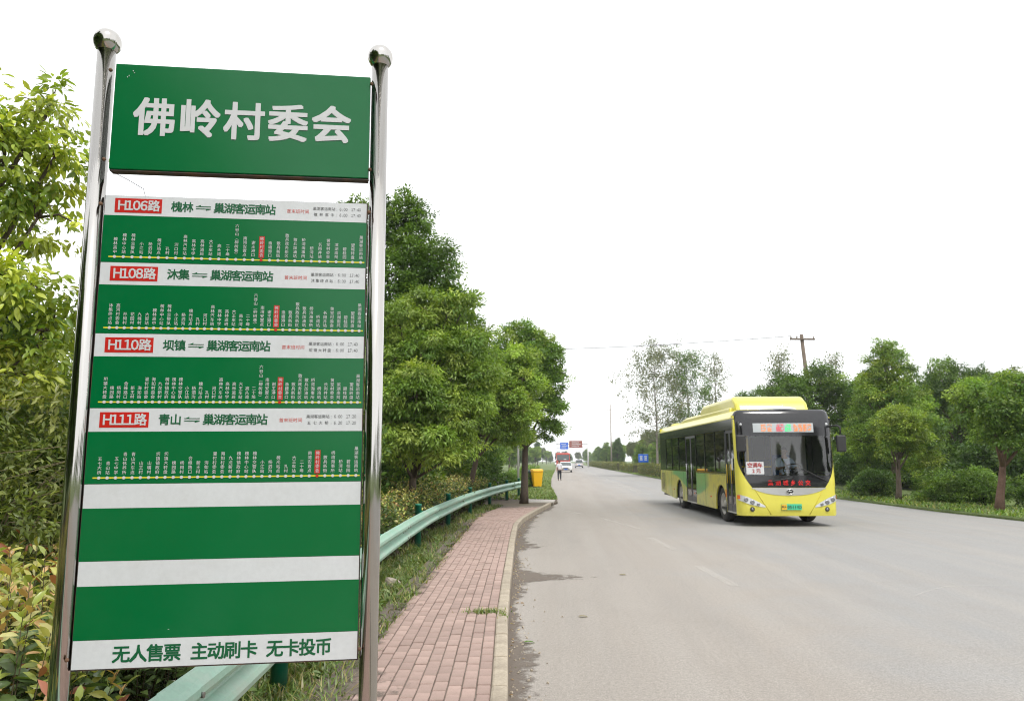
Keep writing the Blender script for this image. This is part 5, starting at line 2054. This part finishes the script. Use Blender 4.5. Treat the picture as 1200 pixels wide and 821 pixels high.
TS = [((.10, .125, .03), 2), ((.15, .17, .045), 2), ((.07, .10, .025), 2), ((.22, .23, .07), .7)]
S1 = twiggy('tall dense shrub with straw-coloured arching twigs below the camphor tree', (-4.15, 5.2, ZG), 1.15, 2.35, 71, 640, 28, .065, TS, 45)
S2 = twiggy('tall leafy shrub behind the straw-twigged shrub', (-4.9, 7.0, ZG), 1.5, 3.0, 72, 640, 28, .075, MID[:2] + TS, 36)
for x, y, s in ((-3.8, 7.4, .95), (-3.6, 9.2, .95), (-6.2, 5.6, 1.0), (-4.0, 11.4, .95), (-4.4, 3.4, .9), (-5.8, 8.8, 1.1)):
    tl(S2, (x, y, ZG), x * 3, s, 'tall green shrub in the thicket behind the photinia row')


# --- grass and weeds
def grass(name, label, spots, seed, hmin, hmax, pal, wide=.006, mat_=None):
    rng = np.random.default_rng(seed)
    n = len(spots)
    P = np.asarray(spots, float)
    a = rng.uniform(0, 6.283, n)
    ln = rng.uniform(.2, .9, n)
    D = unit(np.stack([np.cos(a) * ln, np.sin(a) * ln, np.ones(n)], 1))
    S = np.stack([-np.sin(a), np.cos(a), np.zeros(n)], 1) * (wide * rng.uniform(.7, 1.5, n))[:, None]
    H = rng.uniform(hmin, hmax, n)[:, None]
    mid = P + D * H * .55
    tip = P + D * H + np.stack([np.cos(a), np.sin(a), -np.ones(n) * .3], 1) * H * .3
    V = np.stack([P - S, P + S, mid + S * .8, mid - S * .8, tip], 1).reshape(-1, 3)
    k = np.arange(n)[:, None] * 5
    T = pick(pal, n, rng) * rng.uniform(.7, 1.3, (n, 1))
    o = link_mesh(name, np_mesh(name, V, [k + [0, 1, 2, 3], k + [3, 2, 4]], np.repeat(T, 5, 0)), M_leaf)
    return tag(o, label, 'grass', None, 'stuff')


GRN = [((.10, .15, .035), 3), ((.14, .18, .045), 2), ((.24, .21, .09), 1.8), ((.07, .11, .03), 2)]
rng = np.random.default_rng(5)
sp = []
for _ in range(430):
    y = rng.uniform(2.2, 26) if rng.random() < .6 else rng.uniform(3.5, 12)
    xr = float(np.interp(y, _ry, [p[0] for p in RAIL]))
    xl = walk_left(y)
    u_ = rng.random() ** 1.4
    x = (xr - .25) + (xl - .02 - xr + .25) * u_
    m = int(rng.integers(16, 55))
    rr_ = rng.uniform(.04, .13)
    sp.append(np.stack([x + rng.normal(size=m) * rr_, y + rng.normal(size=m) * rr_ * 1.6, np.full(m, .07)], 1))
sp = np.concatenate(sp)
sp = sp[(sp[:, 0] < np.interp(sp[:, 1], [p[1] for p in WL], [p[0] for p in WL]) + .03)]
grass('verge_grass', 'tufts of green and dry grass under the guardrail', sp, 3, .05, .19, GRN)
# broad-leaved weeds on the same strip
wd = MB()
Pw, Dw, Nw, Lw = [], [], [], []
for _ in range(150):
    y = rng.uniform(2.6, 15)
    xr = float(np.interp(y, _ry, [p[0] for p in RAIL]))
    x = rng.uniform(xr - .2, walk_left(y) - .12)
    for q in range(int(rng.integers(6, 15))):
        a = rng.uniform(0, 6.283)
        z = rng.uniform(.0, .10)
        Pw.append((x + rng.normal() * .03, y + rng.normal() * .03, .08 + z))
        Dw.append((math.cos(a), math.sin(a), rng.uniform(-.1, .7)))
        Nw.append((0, 0, 1))
        Lw.append(rng.uniform(.03, .085))
Pw, Dw, Nw, Lw = map(np.array, (Pw, Dw, Nw, Lw))
V, Fs, TT = leaf_arrays(Pw, Dw, Nw + rng.normal(size=Nw.shape) * .25, Lw, Lw * .55, pick([((.11, .16, .05), 2), ((.17, .21, .09), 1), ((.07, .12, .03), 2)], len(Pw), rng), 1)
tag(link_mesh('verge_weeds', np_mesh('verge_weeds', V, Fs, TT), M_leaf), 'low broad-leaved weeds at the foot of the guardrail', 'weeds', None, 'stuff')
# dry leaf litter on the verge and in the gutter
m = 900
y = rng.uniform(2.5, 22, m)
side = rng.random(m) < .72
x = np.where(side, [walk_left(q) - abs(rng.normal()) * .16 + .03 for q in y], [float(np.interp(q, [p[1] for p in KERB], [p[0] for p in KERB])) + abs(rng.normal()) * .10 + .01 for q in y])
P = np.stack([x, y, np.where(side, np.where(x > -1.13, .135, .082), .009)], 1)
D = unit(np.stack([rng.normal(size=m), rng.normal(size=m), rng.normal(size=m) * .12], 1))
Nn = unit(np.stack([rng.normal(size=m) * .2, rng.normal(size=m) * .2, np.ones(m)], 1))
L = rng.uniform(.012, .045, m)
V, Fs, TT = leaf_arrays(P, D, Nn, L, L * .55, pick([((.30, .20, .10), 2), ((.20, .13, .07), 2), ((.38, .30, .18), 1.3), ((.15, .20, .05), .3)], m, rng))
tag(link_mesh('leaf_litter', np_mesh('leaf_litter', V, Fs, TT), M_leaf), 'dry brown leaves lying along the pavement edge and gutter', 'leaf litter', None, 'stuff')
# the tuft growing out of the kerb joint
sp = np.stack([-.27 + rng.normal(size=260) * .10, 7.72 + rng.normal(size=260) * .045, np.full(260, .115)], 1)
sp = np.concatenate([sp, np.stack([-.10 + rng.normal(size=70) * .03, 7.55 + rng.normal(size=70) * .09, np.full(70, .118)], 1)])
grass('weed_tuft', 'tuft of grass growing from the joint between bricks and kerb', sp, 4, .02, .075, GRN, wide=.004)
# lawn past the paving, and the strip across the road
c = []
for _ in range(20000):
    y = rng.uniform(28.5, 58) if rng.random() < .55 else rng.uniform(55, 130)
    xe = float(np.interp(y, [28.6, 33, 45, 60, 130], [1.73, 1.93, 2.33, 3.1, 7.6]))
    if y < 30.2:
        continue
    c.append((xe + .02 - abs(rng.normal()) * (1.3 if y < 58 else 3.5), y, .07 if y < 60 else -.02))
grass('lawn_grass', 'short green grass around the yellow bin', c, 6, .05, .13, [((.09, .145, .03), 2), ((.12, .17, .04), 2), ((.17, .17, .06), 1), ((.07, .11, .025), 1)], wide=.024)
c = []
for _ in range(15000):
    a = rng.uniform(14, 60) if rng.random() < .8 else rng.uniform(60, 110)
    e = float(np.interp(a, [12, 20, 24.4, 32, 41, 52, 62, 120], [13.0, 12.6, 12.1, 11.9, 11.4, 9.6, 8.9, 8.9]))
    q = road(e + .03 + abs(rng.normal()) * 1.5, a, .09)
    c.append(tuple(q))
grass('bank_grass', 'rough green grass strip along the far edge of the road', c, 8, .06, .16, [((.10, .17, .03), 2), ((.15, .21, .04), 2), ((.20, .20, .06), 1), ((.06, .11, .02), 1)], wide=.02)
# a few stray green leaves and stones on the road
for k, (x, y, lab) in enumerate(((.10, 6.95, 'single green leaf lying on the road near the kerb'), (.70, 8.05, 'small dry leaf lying out on the grey road'), (1.55, 10.9, 'flat dry leaf on the road beside the lane dash'))):
    V, Fs, TT = leaf_arrays(np.array([[x, y, .012]]), np.array([[1., .2, .05]]), np.array([[0, .1, 1.]]), np.array([.11]), np.array([.05]), np.array([[.12, .24, .03] if k == 0 else [.22, .18, .07]]), 1)
    tag(link_mesh('fallen_leaf', np_mesh('fallen_leaf', V, Fs, TT), M_leaf), lab, 'leaf')
stn = MB()
for k in range(160):
    y = rng.uniform(4.8, 13)
    kx = float(np.interp(y, [p[1] for p in KERB], [p[0] for p in KERB]))
    s = rng.uniform(.006, .018)
    stn.box((kx + .02 + abs(rng.normal()) * .14, y, .004 + s * .3), (s, s * 1.3, s * .7), Euler((rng.normal() * .3, rng.normal() * .3, rng.normal())).to_matrix(), taper=(.6, .7))
tag(stn.build('gravel', M_kerb), 'loose grit and pebbles in the gutter', 'gravel', None, 'stuff')
st_ = MB().bbox((0, 0, 0), (.19, .14, .12), .035, seg=2)
o = st_.build('loose_stone', mat('pale_stone', (.36, .31, .26), .9, var=.2, scale=12, bump=.5))
o.location = (-1.52, 9.5, .12)
o.rotation_euler = (.2, .3, .7)
tag(o, 'broken pale stone lying in the grass under the guardrail', 'stone')

# ================================================================== street things
M_bin = mat('bin_yellow', (0.78, 0.43, 0.006), 0.4, var=0.06, scale=4)
M_binb = mat('bin_blue', (0.02, 0.04, 0.12), 0.45, var=0.1)


def wheelie_bin(loc, rz, m, label, s=1.0):
    root = thing('wheelie_bin', loc, rz, label, 'bin')
    root.scale = (s, s, s)
    MB().box((0, 0, .50), (.42, .44, .82), taper=(1.32, 1.35)).build('body', m, root)
    mb = MB().bbox((0, 0, .93), (.60, .64, .06), .02)
    mb.build('rim', m, root)
    lid = bevel_prism([(-.30, .965), (-.32, .99), (-.2, 1.045), (.2, 1.06), (.36, 1.02), (.36, .965)], 'X', -.30, .30, .015)
    lid.build('lid', m, root)
    MB().tube([(-.2, .36, .98), (-.2, .42, .98), (.2, .42, .98), (.2, .36, .98)], .014, 8).build('handle', m, root)
    for sx in (-1, 1):
        MB().lathe([(.03, -.025), (.095, -.025), (.1, 0), (.095, .025), (.03, .025)], (sx * .20, .22, .10), 18, axis='X').build('wheel', M_tyre, root)
    MB().tube([(-.22, .22, .10), (.22, .22, .10)], .012, 6).build('axle', M_bolt, root)
    return root


wheelie_bin((1.45, 43.3, .08), .25, M_bin, 'bright yellow wheelie bin standing on the grass verge', 1.02)
wheelie_bin((1.0, 44.0, .08), .1, M_binb, 'dark blue wheelie bin half hidden behind the yellow bin', .98)

M_wpost = mat('white_post', (0.62, 0.62, 0.60), 0.6, var=0.1)
M_conc = mat('concrete_pole', (0.30, 0.27, 0.24), 0.9, var=0.15, scale=3, fine=0.1)
M_wood = mat('dark_timber', (0.13, 0.10, 0.075), 0.9, var=0.25, scale=5)
p_ = thing('marker_post', (.30, 36.5, .07), 0, 'slim white post beside the end of the guardrail', 'post')
MB().lathe([(.05, 0), (.05, 3.6), (.055, 3.62), (.055, 3.66), (.01, 3.70)], n=14).build('shaft', M_wpost, p_)
MB().lathe([(.11, 0), (.11, .05), (.06, .09)], n=14).build('base', M_conc, p_)


def power_pole(loc, h, lean, label, arm_rz):
    root = thing('power_pole', loc, 0, label, 'pole')
    top = Vector((lean, 0, h))
    pl_ = MB().tube([(0, 0, -.1), tuple(top)], [.17, .115], 14).build('shaft', M_wood, root)
    c, s = math.cos(arm_rz), math.sin(arm_rz)
    rot = Matrix.Rotation(arm_rz, 3, 'Z')
    arm = MB().box(top + Vector((0, -.14, -.35)), (1.7, .10, .12), rot).build('crossarm', M_wood, root)
    tips = []
    for q in (-.78, .78, -.38):
        b = top + Vector((c * q, s * q - .14, -.29))
        MB().lathe([(.035, 0), (.05, .03), (.03, .06), (.055, .09), (.03, .13), (.015, .16)], b, 12).build('insulator', M_conc, arm)
        tips.append(Vector(loc) + b + Vector((0, 0, .16)))
    return root, tips


P1, t1 = power_pole(at_px(955, 48), 9.95, -.62, 'leaning timber power pole with a crossarm above the dark trees', .05)
P2, t2 = power_pole((-10.2, 70, 0), 12.6, 0, 'timber power pole in the wood behind the stop sign', .05)
M_wire = mat('wire', (.04, .04, .04), .6)
for k, (a, b) in enumerate(zip(t1, t2)):
    pts = [a.lerp(b, t) + Vector((0, 0, -.45 * 4 * t * (1 - t))) for t in lin(0, 1, 20)]
    tag(MB().tube(pts, .012, 5).build('power_line', M_wire), 'thin black power line strung from the leaning power pole', 'wire', 'power lines')
ms = thing('utility_pole', at_px(715, 145, 0), 0, 'slender grey pole standing above the distant trees', 'pole')
MB().tube([(0, 0, 0), (0, 0, 12.8)], [.16, .10], 10).build('shaft', M_conc, ms)
MB().box((0, 0, 11.6), (1.6, .1, .1)).build('crossarm', M_conc, ms)

# road signs far down the road
M_blue = mat('sign_blue', (0.015, 0.11, 0.55), 0.4, var=0.04)
M_brown = mat('sign_brown', (0.24, 0.075, 0.055), 0.4, var=0.05)
M_grey = mat('galvanised', (0.40, 0.40, 0.40), 0.5, metal=0.5, var=0.08)
bs = thing('road_sign', at_px(752, 95, 0), TH, 'blue road sign with white panels on two posts behind the hedge', 'sign')
bp_ = MB().bbox((0, 0, 1.93), (1.32, .05, 1.05), .02).build('panel', M_blue, bs)
for x in (-.30, .30):
    for z, w in ((2.15, .36), (1.95, .28), (1.75, .36)):
        MB().box((x, -.03, z), (w, .012, .13)).build('white_mark', M_letter, bp_)
for x in (-.42, .42):
    MB().tube([(x, .06, 0), (x, .06, 2.3)], .04, 8).build('post', M_grey, bs)

gy = 190
gs = thing('gantry_sign', (0, 0, 0), 0, 'overhead gantry carrying a blue and a brown direction panel', 'sign')
xa, xb = (644 - 600) / F_PX * gy, (688 - 600) / F_PX * gy
mb = MB()
mb.tube([(xb, gy, 0), (xb, gy, 6.6)], [.20, .16], 10)
mb.build('post', M_wpost, gs)
MB().tube([(xa + 1.5, gy, 5.0), (xb, gy, 5.0)], .10, 8).build('beam', M_grey, gs)
MB().tube([(xa + 1.5, gy, 5.9), (xb, gy, 5.9)], .10, 8).build('beam', M_grey, gs)
for x0, x1, z0, z1, m_ in ((655.5, 665, 4.55, 6.35, M_blue), (666, 681.5, 4.95, 6.75, M_brown)):
    X0, X1 = (x0 - 600) / F_PX * gy, (x1 - 600) / F_PX * gy
    pn = MB().bbox(((X0 + X1) / 2, gy - .16, (z0 + z1) / 2), (X1 - X0, .08, z1 - z0), .02).build('panel', m_, gs)
    for k in range(3):
        z = z0 + (z1 - z0) * (.25 + .25 * k)
        MB().box(((X0 + X1) / 2 + (.15 if k % 2 else -.1), gy - .21, z), ((X1 - X0) * (.55 + .12 * (k % 2)), .01, .14)).build('white_mark', M_letter, pn)

# ================================================================== vehicles far down the road
M_cw = mat('car_white', (0.72, 0.72, 0.71), 0.25, var=0.03, coat=0.5)
M_cglass = mat('car_glass', (0.05, 0.065, 0.065), 0.08, var=0.1, spec=0.8)
M_cdark = mat('car_trim', (0.02, 0.02, 0.022), 0.5, var=0.1)
M_cl = mat('car_lamp', (0.85, 0.85, 0.80), 0.15, spec=0.8)
M_tail = mat('tail_lamp', (0.45, 0.02, 0.02), 0.25)


def wheel_pair(root, y, r, xw, w=.2):
    for s in (-1, 1):
        t = thing('wheel', (s * xw, y, r))
        t.parent = root
        MB().lathe([(r * .62, -w / 2), (r * .95, -w / 2), (r, -w * .3), (r, w * .3), (r * .95, w / 2), (r * .62, w / 2)], n=20, axis='X', caps=False).build('tyre', M_tyre, t)
        MB().lathe([(.03, s * w * .35), (r * .5, s * w * .3), (r * .63, s * w * .45), (r * .63, -s * w * .4)], n=16, axis='X').build('rim', M_rim, t)


def car(loc, rz, paint, label, kind, cat='car', rear=False, van=False):
    """front of the car towards local -Y"""
    root = thing('car', loc, rz, label, cat)
    L, W = 4.6, 1.78
    if van:
        side = [(-.0, .30), (.0, .75), (.35, .98), (1.0, 1.10), (4.4, 1.10), (4.5, .9), (4.5, .32)]
        cab = [(.55, 1.06), (1.25, 1.74), (1.7, 1.80), (4.2, 1.80), (4.45, 1.06)]
    else:
        side = [(0.0, .30), (0.0, .62), (.18, .80), (1.15, .95), (3.9, 1.0), (4.5, .95), (4.6, .75), (4.6, .32)]
        cab = [(1.05, .93), (1.95, 1.40), (2.5, 1.47), (3.2, 1.44), (4.2, .97)]
    bevel_prism(side, 'X', -W / 2, W / 2, .09).build('body', paint, root)
    # tapered cabin
    def cabin(poly, k, z0):
        mb_ = MB()
        n = len(poly)
        tw = lambda z: W / 2 * (1 - .17 * max(0, (z - z0) / .5)) * k
        v = [(-tw(z), y, z) for y, z in poly] + [(tw(z), y, z) for y, z in poly]
        mb_.add(v, [tuple(range(n)), tuple(range(2 * n - 1, n - 1, -1))] + [(i, (i + 1) % n, n + (i + 1) % n, n + i) for i in range(n)])
        return mb_
    z0 = cab[0][1]
    cabin(cab, .985, z0).build('glasshouse', M_cglass, root)
    top = [p for p in cab if p[1] > z0 + .36]
    rp = [(top[0][0] - .05, top[0][1] - .0)] + top[1:-1] + [(top[-1][0] + .12, top[-1][1] - .02)]
    rp = rp + [(y, z + .03) for y, z in rp[::-1]]
    cabin(rp, 1.0, z0).build('roof', paint, root)
    for s in (-1, 1):
        tz = lambda z: W / 2 * (1 - .17 * max(0, (z - z0) / .5))
        pr = MB()
        for (ya, za), (yb, zb) in ((cab[0], cab[1]), (cab[-1], cab[-2])):
            pr.tube([(s * tz(za) * .99, ya, za), (s * tz(zb) * .99, yb, zb)], .045, 6)
        pr.build('roof_pillar', paint, root)
        hl = MB().bbox((s * .62, .08 if not van else .10, .66), (.40, .22, .16), .04).build('headlight', M_cl, root)
        MB().bbox((s * .66, L - .10 if not van else 4.42, .80), (.34, .16, .18), .04).build('tail_light', M_tail, root)
        mr_ = MB().bbox((s * (W / 2 + .10), cab[0][0] + .45, z0 + .10), (.18, .12, .13), .04).build('mirror', paint, root)
    MB().bbox((0, -.005, .60), (.75, .06, .13), .02).build('grille', M_cdark, root)
    MB().bbox((0, .0, .40), (1.15, .07, .14), .02).build('lower_grille', M_cdark, root)
    MB().box((0, -.04, .44), (.44, .02, .14)).build('licence_plate', M_blue, root)
    MB().box((0, (L if not van else 4.5) + .01, .62), (.44, .02, .14)).build('licence_plate', M_blue, root)
    MB().bbox((0, (L if not van else 4.5) - .01, .42), (1.5, .08, .18), .03).build('rear_bumper', M_cdark if rear else paint, root)
    wheel_pair(root, .85, .32, .80)
    wheel_pair(root, 3.65, .32, .80)
    return root


def on_road(lat, along):
    return road(lat, along, 0.0)


car(on_road(.92, 104), -TH, M_cw, 'white saloon car driving ahead of the red truck', 'sedan')
car(on_road(4.55, 172), -TH + math.pi, mat('car_silver', (0.55, 0.54, 0.53), 0.3, metal=0.3, var=0.03), 'silver van with a dark rear driving away along the hedge', 'van', 'van', rear=True, van=True)
car(on_road(-1.5 + 1.0, 235), -TH, M_cw, 'small white van far behind the red truck', 'van', 'van', van=True)

# red truck
M_tr = mat('truck_red', (0.40, 0.045, 0.03), 0.35, var=0.08, scale=3)
TRK = thing('truck', on_road(.72, 134), -TH, 'red tipper truck coming down the road behind the white saloon', 'truck')
cabm = bevel_prism([(0, .55), (-.04, 1.6), (.12, 2.95), (.35, 3.05), (1.9, 3.05), (1.9, .55)], 'X', -1.24, 1.24, .07)
cabm.build('cab', M_tr, TRK)
MB().prism([(-.06, 1.72), (-.045, 1.72), (.095, 2.72), (.08, 2.72)], 'X', -1.10, 1.10).build('windscreen', M_cglass, TRK)
MB().bbox((0, -.05, 1.28), (1.9, .06, .20), .02).build('grille_bar', M_silver, TRK)
MB().bbox((0, -.04, 1.0), (1.5, .06, .28), .02).build('grille', M_cdark, TRK)
MB().bbox((0, -.02, .55), (2.46, .30, .38), .05).build('bumper', M_tr, TRK)
MB().box((0, -.19, .52), (.5, .02, .16)).build('licence_plate', M_yellow, TRK)
MB().bbox((.35, -.02, 1.85), (.5, .05, .16), .02).build('dash_card', M_letter, TRK)
for s in (-1, 1):
    MB().bbox((s * .92, -.16, .62), (.36, .08, .20), .03).build('headlight', M_cl, TRK)
    a = MB().tube([(s * 1.2, .1, 2.6), (s * 1.42, -.02, 2.6), (s * 1.42, -.02, 2.1)], .03, 6).build('mirror_arm', M_cdark, TRK)
    MB().bbox((s * 1.42, -.02, 2.1), (.20, .10, .6), .03).build('mirror_head', M_cdark, a)
MB().bbox((0, 5.2, 2.1), (2.48, 6.2, 1.7), .04).build('tipper_body', M_tr, TRK)
MB().box((0, 4.2, .85), (1.0, 8.0, .3)).build('chassis', M_cdark, TRK)
for y in (1.3, 6.0, 7.3):
    wheel_pair(TRK, y, .5, 1.05, .3)
MB().bbox((.1, .6, 3.16), (.8, .3, .18), .06).build('roof_lamp', M_cdark, TRK)

# ================================================================== thin summer haze
hz_m = bpy.data.materials.new('haze_air')
hz_m.use_nodes = True
_n = hz_m.node_tree.nodes
_n.clear()
_o = _n.new('ShaderNodeOutputMaterial')
_v = _n.new('ShaderNodeVolumePrincipled')
_v.inputs['Color'].default_value = (0.92, 0.95, 1.0, 1)
_v.inputs['Density'].default_value = 0.0004
hz_m.node_tree.links.new(_v.outputs[0], _o.inputs['Volume'])
hz = MB().box((0, 640, 7.25), (2700, 2400, 16.5)).build('haze', hz_m)
tag(hz, 'thin pale haze over the road and trees', 'haze', None, 'stuff')
